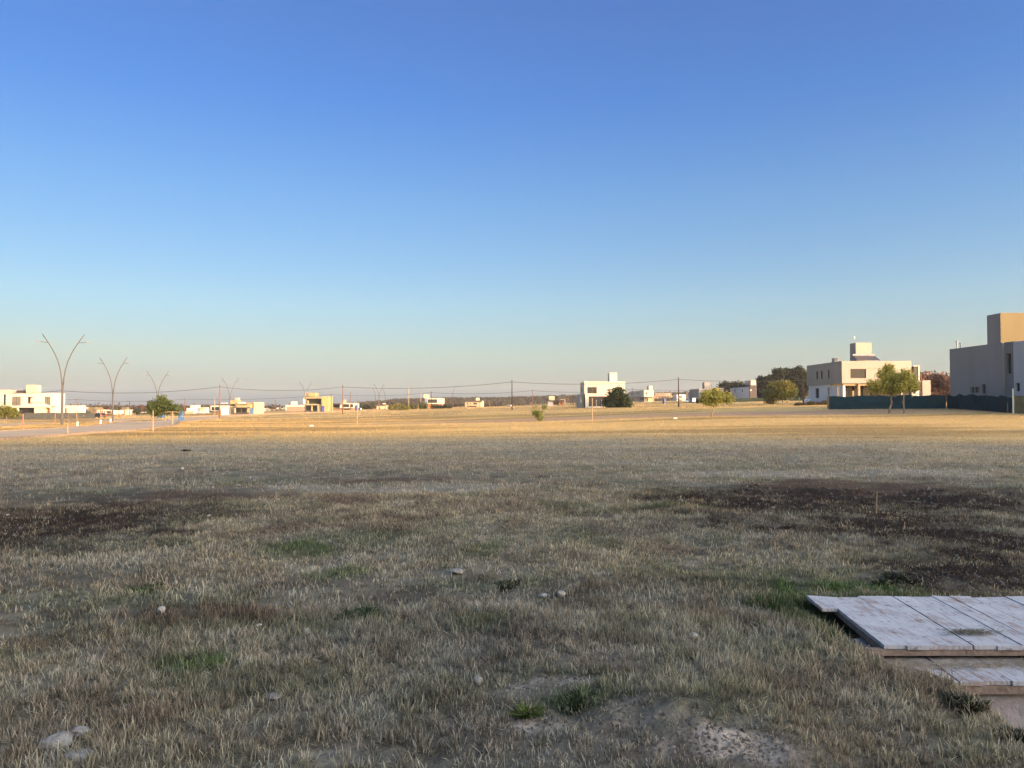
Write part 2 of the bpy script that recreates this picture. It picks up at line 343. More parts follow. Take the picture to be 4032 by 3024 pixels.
# crop frames used while surveying the photograph: (x, y in crop) -> photo pixel
def CR(ox, oy, k): return lambda x, y: (ox + x * k, oy + y * k)
c1 = CR(0, 1280, .31646); c2 = CR(650, 1450, .29385); c3 = CR(1250, 1450, .29385); c4 = CR(1850, 1450, .29385); c5 = CR(2450, 1450, .33906)
c6 = CR(3100, 1300, .27125); c7 = CR(3600, 1200, .27728); c8 = CR(2450, 1480, .18083); c9 = CR(2800, 1430, .18083); c10 = CR(300, 1560, .14467)

# ------------------------------------------------------------------ ground
def build_ground():
    th = np.concatenate([np.linspace(-math.pi, -R(46), 90)[:-1], np.linspace(-R(46), R(46), 460), np.linspace(R(46), math.pi, 90)[1:-1]])
    rr = np.concatenate([np.geomspace(.6, 3, 30)[:-1], np.geomspace(3, 12, 230)[:-1], np.geomspace(12, 60, 150)[:-1], np.geomspace(60, 450, 170)[:-1], np.geomspace(450, 5000, 40)])
    T, Rr = np.meshgrid(th, rr); X = Rr * np.sin(T); Y = Rr * np.cos(T); Z = zg(X, Y)
    C, dn = ground_col(X, Y)
    C = C * (1 - .58 * (1 - sst(12, 50, Rr)) * sst(.15, .6, dn))[..., None]            # ground between the blades darkened near the camera, for contrast
    n, k = X.shape
    v = np.stack([X, Y, Z], -1).reshape(-1, 3); C = C.reshape(-1, 3)
    idx = np.arange(n * k).reshape(n, k); nx = np.roll(idx, -1, 1)
    f = np.stack([idx[:-1], nx[:-1], nx[1:], idx[1:]], -1).reshape(-1, 4)
    v = np.vstack([v, [[0, 0, z1(0, 0)]]]); C = np.vstack([C, C[:1]])
    # centre fan as degenerate-free quads: pair sectors
    fan = []
    kk = k - (k % 2)
    for j in range(0, kk, 2): fan.append((n * k, idx[0, (j + 2) % k], idx[0, (j + 1) % k], idx[0, j]))
    if k % 2: fan.append((n * k, idx[0, 0], idx[0, k - 1], idx[0, k - 1]))
    f = np.vstack([f, np.array(fan[:kk // 2])])
    f = f[:, ::-1]
    m = mat('dry_ground', (0, 0, 0), .95, attr='Col', noise=.30, nscale=2.2, bump=.9, bscale=24, spec=.1)
    o = np_mesh('ground', v, f, m, cols=C, nper=4)
    o.data.polygons.foreach_set('use_smooth', [True] * len(o.data.polygons))
    if o.data.polygons[1000].normal.z < 0: o.data.flip_normals()
    tag(o, None, None, kind='structure')
build_ground()

def strip(name, path, w, m, dz=.05, kind='structure'):
    L_ = offset_path(path, -w / 2); R_ = offset_path(path, w / 2)
    k = 7; v = []; f = []
    for i in range(len(path)):
        for j in range(k):
            t = j / (k - 1); q = L_[i] * (1 - t) + R_[i] * t; v.append(q)
    v = np.array(v); z = zg(v[:, 0], v[:, 1]) + dz
    for i in range(len(path) - 1):
        for j in range(k - 1): f.append((i * k + j, i * k + j + 1, (i + 1) * k + j + 1, (i + 1) * k + j))
    o = np_mesh(name, np.column_stack([v, z]), np.array(f), m, nper=4)
    if o.data.polygons[0].normal.z < 0: o.data.flip_normals()
    o['kind'] = kind; return o
def dense(p, n=4): return smooth_path([tuple(q) for q in p], n)
M['asphalt'] = mat('asphalt', (.44, .325, .205), .9, noise=.14, nscale=.25, bump=.3, bscale=15)
M['kerb'] = mat('kerb', (.24, .19, .14), .9, noise=.2)
strip('road', dense(ROAD), 8.2, M['asphalt'], .07)
strip('road', dense(ROAD2), 6.5, M['asphalt'], .07)
def kerb(path, name='kerb'):
    mb = MB(); a = offset_path(path, -.09); b = offset_path(path, .09)
    za = zg(path[:, 0], path[:, 1])
    for i in range(len(path) - 1):
        p0, p1, q0, q1 = a[i], a[i + 1], b[i], b[i + 1]; z0, z1_ = za[i] + .16, za[i + 1] + .16
        mb.quad((*p0, z0), (*p1, z1_), (*q1, z1_), (*q0, z0)); mb.quad((*p0, z0 - .4), (*p1, z1_ - .4), (*p1, z1_), (*p0, z0)); mb.quad((*q0, z0), (*q1, z1_), (*q1, z1_ - .4), (*q0, z0 - .4))
    mb.build(name, M['kerb'])['kind'] = 'structure'
kerb(offset_path(dense(ROAD), 4.2)); kerb(offset_path(dense(ROAD), -4.2)); kerb(offset_path(dense(ROAD2), 3.35))

# ------------------------------------------------------------------ grass
def blades(name, n_tuft, per, r0, r1, w, h, spread, seed, seg=2, hv=.45, amax=37.5, lean=.55, dexp=1.0):
    rg = np.random.default_rng(seed)
    u = rg.random(n_tuft); r = np.sqrt(r0 * r0 + u * (r1 * r1 - r0 * r0)) if dexp == 1 else r0 * (r1 / r0) ** u
    th = (rg.random(n_tuft) * 2 - 1) * R(amax)
    x = r * np.sin(th); y = r * np.cos(th)
    c, dn = ground_col(x, y)
    keep = rg.random(n_tuft) < np.minimum(dn, 1.0) * (.18 + 1.25 * fbm(x * 4.2, y * 4.2, 61, 3)) * (.45 + .9 * fbm(x * .9, y * .9, 62, 2))
    keep &= path_dist(x, y, ROAD) > 4.4; keep &= path_dist(x, y, ROAD2) > 3.5
    keep &= ~((x > 2.50) & (x < 15) & (y > 5.07) & (y < 6.88)); keep &= ~((x > 2.86) & (y < 5.1) & (y > 1))
    x, y, c, dn = x[keep], y[keep], c[keep], dn[keep]; n = len(x)
    tall = (.6 + .8 * fbm(x * .8, y * .8, 71, 3)) * np.clip(dn, .45, 1.15) * (.7 + .6 * rg.random(n))
    tc = (.80 + .42 * rg.random((n, 1))); fq = sst(38, 60, np.hypot(x, y))[:, None]; tc = tc * (1 - fq) + fq
    # tuft -> blades
    X = np.repeat(x, per) + rg.normal(0, spread, n * per); Y = np.repeat(y, per) + rg.normal(0, spread, n * per)
    H = np.repeat(tall, per) * h * (1 - hv + 2 * hv * rg.random(n * per)); m = len(X)
    Z = zg(X, Y) - .006
    az = rg.random(m) * 2 * np.pi
    ln = np.abs(rg.normal(0, lean, m)); flat = rg.random(m) < .34; ln = np.where(flat, 1.6 + rg.random(m), ln)
    dx = np.cos(az); dy = np.sin(az)
    cl = 1 / np.sqrt(1 + ln * ln); ux = dx * ln * cl; uy = dy * ln * cl
    fa = rg.random(m) * np.pi; sx = np.cos(fa) * w * .5 * (.6 + .8 * rg.random(m)); sy = np.sin(fa) * w * .5
    B = np.repeat(c * tc, per, 0)
    k = rg.random((m, 1)); dry = rg.random((m, 1))
    st = (rg.random((m, 1)) < np.repeat(.06 + .75 * sst(.5, .68, fbm(x * 2.6, y * 3.4, 66, 3)), per)[:, None]) & (B[:, :1] < .15) & (B[:, 1:2] < .09); B = np.where(st, STRAW * .75, B)
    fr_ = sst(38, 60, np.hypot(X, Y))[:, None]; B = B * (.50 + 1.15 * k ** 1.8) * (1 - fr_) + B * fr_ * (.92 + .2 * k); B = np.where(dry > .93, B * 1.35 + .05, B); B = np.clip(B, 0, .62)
    base = np.stack([X, Y, Z], 1); side = np.stack([sx, sy, 0 * sx], 1)
    tip = base + np.stack([ux * H, uy * H, cl * H], 1)
    if seg == 2:
        bend = .15 * H[:, None] * np.stack([dx, dy, -0.5 * np.ones(m)], 1) * rg.random((m, 1))
        mid = base + (tip - base) * .55; tip = tip + bend
        V = np.stack([base - side, base + side, mid - side * .8, mid + side * .8, tip], 1).reshape(-1, 3)
        o = (np.arange(m) * 5)[:, None]
        Fc = np.concatenate([o + np.array([[0, 1, 3]]), o + np.array([[0, 3, 2]]), o + np.array([[2, 3, 4]])], 0)
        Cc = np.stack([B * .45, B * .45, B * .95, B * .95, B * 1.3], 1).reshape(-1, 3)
    else:
        V = np.stack([base - side, base + side, tip], 1).reshape(-1, 3)
        Fc = (np.arange(m) * 3)[:, None] + np.array([[0, 1, 2]])
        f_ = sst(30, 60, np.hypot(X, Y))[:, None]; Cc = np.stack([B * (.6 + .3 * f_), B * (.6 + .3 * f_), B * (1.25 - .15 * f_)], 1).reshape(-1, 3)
    return V, Fc, Cc
def merge(parts, name, m):
    off = 0; VV = []; FF = []; CC = []
    for V, Fc, Cc in parts: VV.append(V); FF.append(Fc + off); CC.append(Cc); off += len(V)
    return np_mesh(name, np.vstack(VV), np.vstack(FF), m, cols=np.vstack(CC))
def build_grass():
    parts = [
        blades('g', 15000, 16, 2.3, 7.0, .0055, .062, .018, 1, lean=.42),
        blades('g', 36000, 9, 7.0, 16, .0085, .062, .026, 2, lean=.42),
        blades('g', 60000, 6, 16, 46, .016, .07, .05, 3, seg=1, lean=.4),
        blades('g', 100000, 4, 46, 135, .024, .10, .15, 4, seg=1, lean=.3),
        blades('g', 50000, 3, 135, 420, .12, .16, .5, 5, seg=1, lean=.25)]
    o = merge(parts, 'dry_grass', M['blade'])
    tag(o, 'short dry straw coloured grass covering the field', 'grass', kind='stuff')
build_grass()
# ------------------------------------------------------------------ houses
class House:
    """all faces follow the street grid (x / y axes); measured in a crop of the photograph at a distance"""
    def __init__(s, name, label, cat, cr, D, anchor, group=None, zroot=None):
        s.cr = cr; s.D = D; p = P(*cr(*anchor), D); z = z1(p.x, p.y) if zroot is None else zroot
        s.o = Vector((p.x, p.y, z)); s.root = thing(name, s.o, label, cat, group)
    def pt(s, x, y, D=None):
        return P(*s.cr(x, y), D or s.D) - s.o
    def x(s, x, D=None): return s.pt(x, 0, D).x
    def z(s, y, D=None):
        return s.pt(0, y, D).z
    def dfar(s, xn, xf, D=None):
        """distance at which the side face that starts at column xn (front corner) ends at column xf"""
        D = D or s.D; a = s.cr(xn, 0)[0] - CX; b = s.cr(xf, 0)[0] - CX; return D * a / b
    def block(s, x0, x1, yt, yb, mat_, D=None, D1=None, depth=None, name='wall', front=(), left=(), right=(), zt=None, zb=None, parent=None, rec=.14, fr=True, cope=None, wm='glass'):
        D = D or s.D
        X0, X1 = sorted((s.x(x0, D), s.x(x1, D))); Z1 = s.z(yt, D) if zt is None else zt
        Z0 = (-.8 if yb is None else s.z(yb, D)) if zb is None else zb
        Y0 = D - s.o.y; Y1 = (D1 - s.o.y) if D1 else Y0 + (depth or 6)
        mb = MB(); holes = []
        def face(o, u, v, U, V, ops, nrm):
            us = sorted({0, U} | {q for a in ops for q in a[:2]}); vs = sorted({0, V} | {q for a in ops for q in a[2:4]})
            o = Vector(o); u = Vector(u); v = Vector(v); n = Vector(nrm)
            for i in range(len(us) - 1):
                for j in range(len(vs) - 1):
                    cu, cv = (us[i] + us[i + 1]) / 2, (vs[j] + vs[j + 1]) / 2
                    if any(a[0] < cu < a[1] and a[2] < cv < a[3] for a in ops): continue
                    mb.quad(o + u * us[i] + v * vs[j], o + u * us[i + 1] + v * vs[j], o + u * us[i + 1] + v * vs[j + 1], o + u * us[i] + v * vs[j + 1])
            for a in ops:
                c = [o + u * a[0] + v * a[2], o + u * a[1] + v * a[2], o + u * a[1] + v * a[3], o + u * a[0] + v * a[3]]; d = -n * rec
                for k in range(4): mb.quad(c[k], c[(k + 1) % 4], c[(k + 1) % 4] + d, c[k] + d)
                holes.append((c, d, u, v, n, a))
        def conv_f(q):
            a, b, t, bt = q[:4]; A_, B_ = sorted((s.x(a, D) - X0, s.x(b, D) - X0)); return (max(A_, .05), min(B_, X1 - X0 - .05), max(s.z(bt, D) - Z0, 0.02), min(s.z(t, D) - Z0, Z1 - Z0 - .03), *q[4:])
        def conv_s(q, X):
            a, b, t, bt = q[:4]; r = []
            for c in (a, b):
                px = s.cr(c, 0)[0]; r.append((X + s.o.x) * F / (px - CX))
            Dm = sum(r) / 2; r = sorted(k - D for k in r)
            return (max(r[0], .05), min(r[1], Y1 - Y0 - .05), max(s.z(bt, Dm) - Z0, 0.02), min(s.z(t, Dm) - Z0, Z1 - Z0 - .03), *q[4:])
        W_, H_, L_ = X1 - X0, Z1 - Z0, Y1 - Y0
        face((X0, Y0, Z0), (1, 0, 0), (0, 0, 1), W_, H_, [conv_f(q) for q in front], (0, -1, 0))
        face((X0, Y0, Z0), (0, 1, 0), (0, 0, 1), L_, H_, [conv_s(q, X0) for q in left], (-1, 0, 0))
        face((X1, Y0, Z0), (0, 1, 0), (0, 0, 1), L_, H_, [conv_s(q, X1) for q in right], (1, 0, 0))
        face((X0, Y1, Z0), (1, 0, 0), (0, 0, 1), W_, H_, [], (0, 1, 0))
        mb.quad((X0, Y0, Z1), (X1, Y0, Z1), (X1, Y1, Z1), (X0, Y1, Z1)); mb.quad((X0, Y0, Z0), (X1, Y0, Z0), (X1, Y1, Z0), (X0, Y1, Z0))
        w_ = mb.build(name, M[mat_], parent or s.root)
        if cope:
            c = MB(); c.box(X0 - .04, X1 + .04, Y0 - .04, Y1 + .04, Z1 + .004, Z1 + .10); c.build('coping', M[cope], w_ if not parent else s.root)
        for (c, d, u, v, n, a) in holes:
            kind = a[4] if len(a) > 4 else wm
            pm = MB(); e = d * .96; pm.quad(*[q + e for q in c]); nm = 'door' if kind == 'door_wood' else ('opening' if kind == 'frame' else 'window')
            wo_ = pm.build(nm, M[kind], s.root)
            if fr and kind in ('glass', 'curtain'):
                fm = MB(); t = .07; wd = (c[1] - c[0]).length; ht = (c[3] - c[0]).length; o = c[0] + d * .85
                def bar(u0, u1, v0, v1):
                    q = [o + u * u0 + v * v0, o + u * u1 + v * v0, o + u * u1 + v * v1, o + u * u0 + v * v1]
                    fm.quad(*q); 
                    for k in range(4): fm.quad(q[k], q[(k + 1) % 4], q[(k + 1) % 4] - n * .03, q[k] - n * .03)
                bar(0, wd, 0, t); bar(0, wd, ht - t, ht); bar(0, t, t, ht - t); bar(wd - t, wd, t, ht - t)
                if wd > 1.3: bar(wd / 2 - .03, wd / 2 + .03, t, ht - t)
                fm.build('frame', M['frame'], wo_)
        return w_
    def slab(s, x0, x1, y0, y1, mat_, name, D=None, depth=1., dz=0):
        D = D or s.D; mb = MB(); mb.box(s.x(x0, D), s.x(x1, D), D - s.o.y, D - s.o.y + depth, s.z(y1, D), s.z(y0, D)); return mb.build(name, M[mat_], s.root)
    def heater(s, x0, x1, y0, y1, D, lean=.9):
        """rooftop solar water heater: tilted tube panel under a horizontal tank on a frame"""
        a = s.pt(x0, y1, D); b = s.pt(x1, y1, D); zt = s.z(y0, D); h = zt - a.z; W_ = b.x - a.x
        r = s.slab(x0, x0 + 1, y1 - 1, y1, 'steel', 'solar_heater', D, .1)
        p = MB(); p.quad((a.x + .1, a.y, a.z + .1), (b.x, a.y, a.z + .1), (b.x - .1 * W_, a.y + lean, zt - .18 * h), (a.x, a.y + lean, zt - .18 * h))
        p.quad((a.x + .1, a.y + .05, a.z + .04), (b.x, a.y + .05, a.z + .04), (b.x - .1 * W_, a.y + lean + .05, zt - .26 * h), (a.x, a.y + lean + .05, zt - .26 * h)); p.build('tube_panel', M['panel'], r)
        t = MB(); t.tube([(a.x - .1, a.y + lean, zt - .15 * h), (b.x - .1 * W_ + .1, a.y + lean, zt - .15 * h)], .14 * h + .03, 12); t.build('tank', M['steel'], r)
        f = MB()
        for xx in (a.x + .05, b.x - .1 * W_):
            f.tube([(xx, a.y + lean, a.z), (xx, a.y + lean, zt - .2 * h)], .035, 6); f.tube([(xx, a.y, a.z), (xx, a.y + lean, zt - .2 * h)], .035, 6)
        f.tube([(a.x + .05, a.y + .02, a.z + .04), (b.x - .1 * W_, a.y + .02, a.z + .04)], .03, 6); f.build('stand', M['steel'], r)

# --- large white house on the left
h = House('white_house', 'large white two storey house with arched porch behind the grey screen at far left', 'house', c1, 215, (300, 1150))
D1 = h.dfar(660, 825); h.block(-420, 660, 850, None, 'white_stucco', D1=D1, cope='white_stucco',
   front=[(60, 90, 865, 1000), (165, 275, 890, 1000, 'curtain'), (362, 396, 892, 975), (570, 643, 890, 1002, 'curtain'), (255, 440, 1030, 1100, 'frame'), (570, 645, 1036, 1102, 'door_wood'), (60, 225, 1035, 1100, 'frame'), (-120, -60, 880, 1000), (-40, 15, 878, 1000)])
h.block(825, 965, 1005, None, 'white_stucco', D=D1 + .3, depth=5, front=[(818 + 5, 845, 1035, 1095)], cope='white_stucco')
dt = h.dfar(455, 525); h.block(340, 455, 745, 850, 'cream', D=215.5, D1=dt + .5, name='tower', right=[(506, 514, 835, 846, 'frame')]); h.block(20, 145, 806, 850, 'cream', D=217, depth=2.5, name='parapet_box')
h.heater(185, 325, 800, 850, 216)
# porch slab with its curved gable
p_ = MB(); N_ = 26; xs = np.linspace(-420, 640, 60); D = 212.8
def prof(x):
    t = (x - 450) / 130.0; return 1008 - 40 * max(0, math.cos(min(max(t, -1), 1) * math.pi / 2)) ** 1.2
for i in range(len(xs) - 1):
    a, b = xs[i], xs[i + 1]; q = [h.pt(a, 1026, D), h.pt(b, 1026, D), h.pt(b, prof(b), D), h.pt(a, prof(a), D)]; bk = [Vector((k.x, k.y + 2.3, k.z)) for k in q]
    p_.quad(*q); p_.quad(*bk); p_.quad(q[3], q[2], bk[2], bk[3]); p_.quad(q[0], q[1], bk[1], bk[0])
p_.build('porch_roof', M['white_stucco'], h.root)
for xx in (230, 447, 640): h.slab(xx, xx + 14, 1026, 1190, 'white_stucco', 'porch_column', 212.9, .4)
h.block(447, 570, 1026, None, 'white_stucco', D=213.2, depth=1.6, name='porch_wall')
rl = MB()
for k in range(-16, 22): rl.tube([h.pt(k * 10, 1008, 213), h.pt(k * 10, 962, 213)], .02, 4)
rl.tube([h.pt(-200, 962, 213), h.pt(220, 962, 213)], .03, 4); rl.build('balcony_rail', M['frame'], h.root)
h.slab(390, 555, 962, 1008, 'brick', 'balcony_panel', 214.2, .08)
h.slab(397, 411, 890, 912, 'brown_wall', 'air_conditioner', 214.6, .35); h.slab(436, 443, 890, 898, 'frame', 'wall_lamp', 214.8, .15)

# --- white house in the middle
h = House('white_house', 'cream white two storey house with roof tower behind the dark bushy tree', 'house', c4, 212, (1800, 530))
h.block(1535, 2078, 183, 345, 'white_stucco', depth=13, front=[(1572, 1700, 252, 337), (1957, 2038, 252, 278)], left=[(1485, 1500, 258, 318)], cope='white_stucco')
h.slab(1527, 2084, 183, 196, 'white_stucco', 'cornice', 211.85, .2)
h.block(1545, 2078, 345, None, 'white_stucco', depth=.35, D=211.7, front=[(1592, 1830, 377, 512, 'frame'), (1900, 2060, 377, 512, 'frame')], fr=False, rec=.3)
h.block(1556, 2070, 345, None, 'cream', D=214.2, depth=10, front=[(1643, 1702, 405, 507), (1742, 1796, 402, 507)], left=[(1482, 1500, 405, 460)])
h.slab(1592, 1640, 388, 512, 'white_stucco', 'column', 212.1, .5); h.slab(1706, 1738, 388, 512, 'white_stucco', 'column', 212.1, .5)
h.block(1455 + 5, 1530, 352, None, 'white_stucco', D=217, depth=9, left=[(1487, 1502, 405, 460)], cope='white_stucco')
h.block(1436, 1465, 355, None, 'white_stucco', D=222, depth=3)
h.block(1874, 1972, 64, 183, 'white_stucco', D=214, depth=h.dfar(1874, 1848, 214) - 214, name='tower', cope='white_stucco')
h.block(1526, 1568, 172, 186, 'cream', D=216, depth=1.2, name='chimney', front=[(1532, 1542, 176, 184, 'frame'), (1550, 1560, 176, 184, 'frame')], fr=False)
for xx in (1690, 1760, 1820): h.slab(xx, xx + 10, 425, 530, 'white_stucco', 'porch_post', 209, .2)

# --- house behind the green fence
h = House('grey_house', 'two storey house with overhanging upper floor, roof tower and solar heater behind green fence', 'house', c6, 125, (1200, 1060), zroot=1.75)
Df = h.dfar(785, 275); Xw = h.x(785)
h.block(785, 1795, 447, 772, 'peach', D1=Df, front=[(908, 1135, 562, 697), (1310, 1355, 580, 700), (1640, 1672, 560, 680)], left=[(418, 448, 598, 715), (487, 515, 592, 710), (590, 613, 580, 703)], cope=None)
h.slab(1145, 1350, 553, 558, 'brown_wall', 'wall_strip', 124.97, .05)  # thin brown strip across the upper front wall
# lower floor: side wall kept 0.25 m behind the upper face, veranda shade at the front painted as a black pane
xl_ = (CX + F * (h.o.x + Xw + .12) / 130.2 - 3100) / .27125
h.block(xl_, 1900, 772 + 55, None, 'cool_white', D=130.2, D1=Df - .3, left=[(400, 460, 842, 985, 'glass'), (575, 612, 832, 962, 'frame')], front=[(832, 1795, 790, 1000, 'frame')], zt=h.z(772) - .02, rec=.3)
for xx, w_ in ((845, 85), (960, 55), (1085, 100), (1215, 90), (1330, 90), (1500, 120)): q_ = h.slab(xx, xx + w_, 806, 1000, 'glass', 'window', 130.3, .04)
h.block(798, 830, 806, None, 'cool_white', D=125.4, depth=4.75, name='side_wall'); h.slab(800, 1180, 775, 806, 'concrete', 'veranda_beam', 125.6, .4)
for xx in (1020, 1640): h.slab(xx, xx + 26, 772, 1060, 'concrete', 'column', 125.3, .35)
h.slab(940, 956, 880, 1060, 'concrete', 'column', 126.3, .3); h.slab(712, 750, 822, 955, 'concrete', 'panel', 126, .1)
tD = 128.0; h.block(990, 1222, 182, 447, 'peach', D=tD, D1=h.dfar(990, 905, tD), name='tower')
h.heater(1010, 1350, 338, 442, 126.2, lean=1.4)
h.block(672, 740, 404, 470, 'peach', D=133, depth=h.dfar(672, 641, 133) - 133, name='chimney', front=[(682, 697, 412, 424, 'frame'), (712, 727, 412, 424, 'frame')], left=[(650, 662, 410, 424, 'frame')], fr=False)
a_ = h.pt(975, 185, tD + 1); mb = MB(); mb.tube([a_, a_ + Vector((0, 0, .95))], .03, 6); mb.box(a_.x - .16, a_.x + .08, a_.y - .1, a_.y + .1, a_.z + .7, a_.z + 1.15); mb.build('chimney_cowl', M['steel'], h.root)
h.block(1825, 1893, 525, 735, 'dark_wall', D=128, depth=.9, name='chimney'); h.slab(1893, 1912, 520, 735, 'white_stucco', 'chimney_edge', 127.9, 1.1); h.slab(1820, 1915, 516, 526, 'coping', 'chimney_cap', 127.7, 1.4)
h.slab(1790, 1962, 735, 790, 'concrete', 'canopy', 126.5, 4); h.slab(1950, 2068, 728, 1090, 'peach', 'garden_wall', 125.5, .4)

# --- big grey house at the right edge
h = House('grey_house', 'large grey rendered house with tall tower in painted sunlight, cut by the right edge', 'house', c7, 85.1, (1240, 1500), zroot=1.3)
Xb = h.x(1240); zr = h.z(535); Dfar = h.dfar(1240, 490)
h.block(1240, 2300, 535, None, 'grey_stucco', D=85.1, D1=Dfar, left=[(797, 848, 1168, 1252, 'frame'), (850, 925, 1170, 1246, 'curtain'), (957, 1015, 1130, 1262, 'frame')], rec=.25)
h.block(1240, 2300, 113, None, 'grey_stucco', D=85.4, D1=h.dfar(1240, 1003, 85.1), name='tower', zb=zr - .02)
# sunlight on the grey tower front painted in as an ochre sheet
q = MB(); q.box(Xb + .005, Xb + 8, 85.36 - h.o.y, 85.4 - h.o.y, zr + .003, h.z(115, 85.4)); q.build('tower_sun_paint', M['ochre'], h.root)
X_ = Xb - .02; mb_D = F * (X_ + h.o.x) / (h.cr(1415, 0)[0] - CX)
def side_block(hh, X, Da, Db, z0, z1_, m_, name, ops):
    """block whose visible left face lies at world X, between distances Da and Db"""
    sv = hh.x; hh.x = lambda v, D=None: (X - hh.o.x) if v == 'L' else (X - hh.o.x + 9); r = hh.block('L', 'R', 0, None, m_, D=Da, D1=Db, name=name, zt=z1_, zb=z0, left=ops, rec=.25); hh.x = sv; return r
q = side_block(h, h.o.x + Xb + .22, mb_D, 85.095, -.8, zr - .003, 'dark_wall', 'recessed_wall', [(1318, 1383, 690, 978, 'frame')]); q.data.materials[0] = mat('grey_recess', (.19, .19, .185), .92, noise=.1, nscale=.35, streak=True)
side_block(h, h.o.x + Xb, 64, mb_D, -.8, zr - .10, 'light_grey', 'near_wall', [(1440, 1500, 1112, 1228, 'frame')])
for xx, yt in ((540, 525), (577, 563)):
    mb = MB(); b_ = h.pt(xx, 612, Dfar - 1.0 - (xx - 540) * .02); b_.x = Xb + .35; zt = h.z(yt, Dfar - 1); mb.tube([(b_.x, b_.y, zr - .2), (b_.x, b_.y, zt)], .075, 8); mb.tube([(b_.x, b_.y, zt), (b_.x, b_.y, zt + .12)], .13, 8); mb.build('vent_pipe', M['steel'], h.root)

# --- distant houses (crop, anchor, distance)
def far(name, label, cr, D, anchor, fn):
    hh = House(name, label, 'house', cr, D, anchor, group=None); fn(hh)
def f(h):
    h.block(2100, 2185, 378, None, 'yellow', depth=9); h.block(1858, 2102, 388, 405, 'yellow', depth=8, name='roof')
    h.block(1872, 2098, 405, None, 'dark_wall', D=332.5, depth=6, front=[(1895, 2085, 418, 475), (1890, 1955, 500, 560), (1985, 2040, 498, 556)])
    h.block(1852, 1885, 395, 480, 'pale_blue', D=331, depth=7, name='side_wall'); h.slab(1870, 2050, 478, 495, 'tan', 'balcony', 330, 3); h.block(2045, 2090, 485, None, 'tan', D=331, depth=2); h.slab(1908, 1928, 430, 480, 'yellow', 'column', 331, .5); h.slab(1962, 1980, 498, 570, 'yellow', 'column', 331, .5)
    h.block(1928, 2010, 330, 380, 'yellow', D=332, depth=h.D * .02, name='tower'); h.block(1878, 1930, 330, 380, 'tan', D=333, depth=3, name='tower')
far('yellow_house', 'two storey yellow house with wide glazed balcony and roof box, left of centre', c2, 330, (2000, 570), f)
def f(h):
    h.block(875, 965, 430, None, 'yellow', D=322, depth=5, front=[(880, 940, 478, 505)]); h.block(962, 1150, 478, None, 'yellow', depth=7, front=[(975, 1105, 484, 492, 'frame')], fr=False)
    h.block(975, 1045, 453, 475, 'white_stucco', D=321, depth=4, name='parapet_box'); h.block(1040, 1190, 460, None, 'tan', D=326, depth=5, front=[(1145, 1175, 472, 545, 'frame')]); h.block(1192, 1240, 455, None, 'cream', D=322, depth=9)
    h.block(938, 968, 396, 440, 'tan', D=324, depth=2, name='tower'); h.block(965, 994, 396, 480, 'light_grey', D=325, depth=1.5, name='tower')
    h.slab(880, 1100, 524, 534, 'dark_wall', 'carport_roof', 316, 4); h.block(950, 1130, 534, None, 'dark_wall', D=319.5, depth=.6, front=[(960, 1020, 540, 592), (1035, 1075, 540, 592, 'frame')]); h.slab(935, 948, 530, 598, 'coping', 'column', 316.3, .4)
    h.block(762, 880, 540, None, 'pale_blue', D=319, depth=.3, name='boundary_wall'); h.slab(1103, 1130, 536, 592, 'tan', 'gate', 318.5, .2)
far('yellow_house', 'low ochre and cream house with dark carport beside the second blue toilet', c2, 320, (1000, 595), f)
def f(h):
    h.block(615, 860, 502, 575, 'white_stucco', depth=8, front=[(628, 728, 518, 563)], cope='coping'); h.block(640, 850, 575, None, 'tan', D=352, depth=6); h.slab(660, 840, 480, 500, 'roof_dark', 'roof', 352, 5)
    rl = MB()
    for k in range(750, 842, 14): rl.tube([h.pt(k, 480, 353), h.pt(k, 462, 353)], .06, 5)
    rl.tube([h.pt(748, 466, 353), h.pt(842, 466, 353)], .05, 5); rl.build('balcony_rail', M['white_frame'], h.root)
far('white_house', 'low white house with dark roof and long window behind the brown pole', c2, 350, (700, 600), f)
def f(h):
    h.block(345, 422, 495, None, 'white_stucco', depth=6); h.block(295, 360, 535, None, 'cool_white', D=415, depth=6, front=[(315, 335, 553, 565, 'frame')], fr=False); h.block(360, 475, 535, None, 'pale_blue', D=418, depth=6); h.block(472, 530, 525, None, 'white_stucco', D=416, depth=7, front=[(508, 516, 552, 570, 'frame')], fr=False); h.slab(425, 530, 524, 532, 'white_stucco', 'roof', 414, 6); h.block(275, 385, 575, None, 'tan', D=411, depth=.4, name='boundary_wall')
far('white_house', 'small white boxy house cluster behind the road left of the brown pole', c2, 420, (400, 600), f)
def f(h):
    h.block(1618, 1875, 492, None, 'white_stucco', depth=8, cope='white_stucco', front=[(1640, 1660, 520, 550), (1700, 1720, 515, 550)]); h.block(1690, 1750, 445, 495, 'white_stucco', D=422, depth=4, name='tower'); h.slab(1650, 1682, 474, 490, 'panel', 'solar_panel', 422, 2)
    h.block(1632, 1868, 515, None, 'brown_wall', D=400, depth=.5, name='boundary_wall')
far('white_house', 'low white house with square roof tower behind a brown wall beside the yellow house', c2, 420, (1750, 580), f)
def f(h):
    h.block(305, 515, 468, 535, 'white_stucco', depth=8, front=[(345, 428, 482, 522), (445, 480, 482, 522)], cope='white_stucco'); h.block(320, 510, 535, None, 'tan', D=353, depth=5, front=[(360, 430, 538, 556, 'frame')], fr=False); h.block(155, 320, 488, None, 'brown_wall', D=352, depth=6, front=[(215, 300, 488, 525)]); h.slab(150, 330, 470, 488, 'roof_dark', 'roof', 350, 8)
    h.block(345, 374, 422, 468, 'tan', D=354, depth=2, name='chimney')
far('white_house', 'flat roofed white and brown house with tan chimney behind the red brown pole', c3, 350, (400, 560), f)
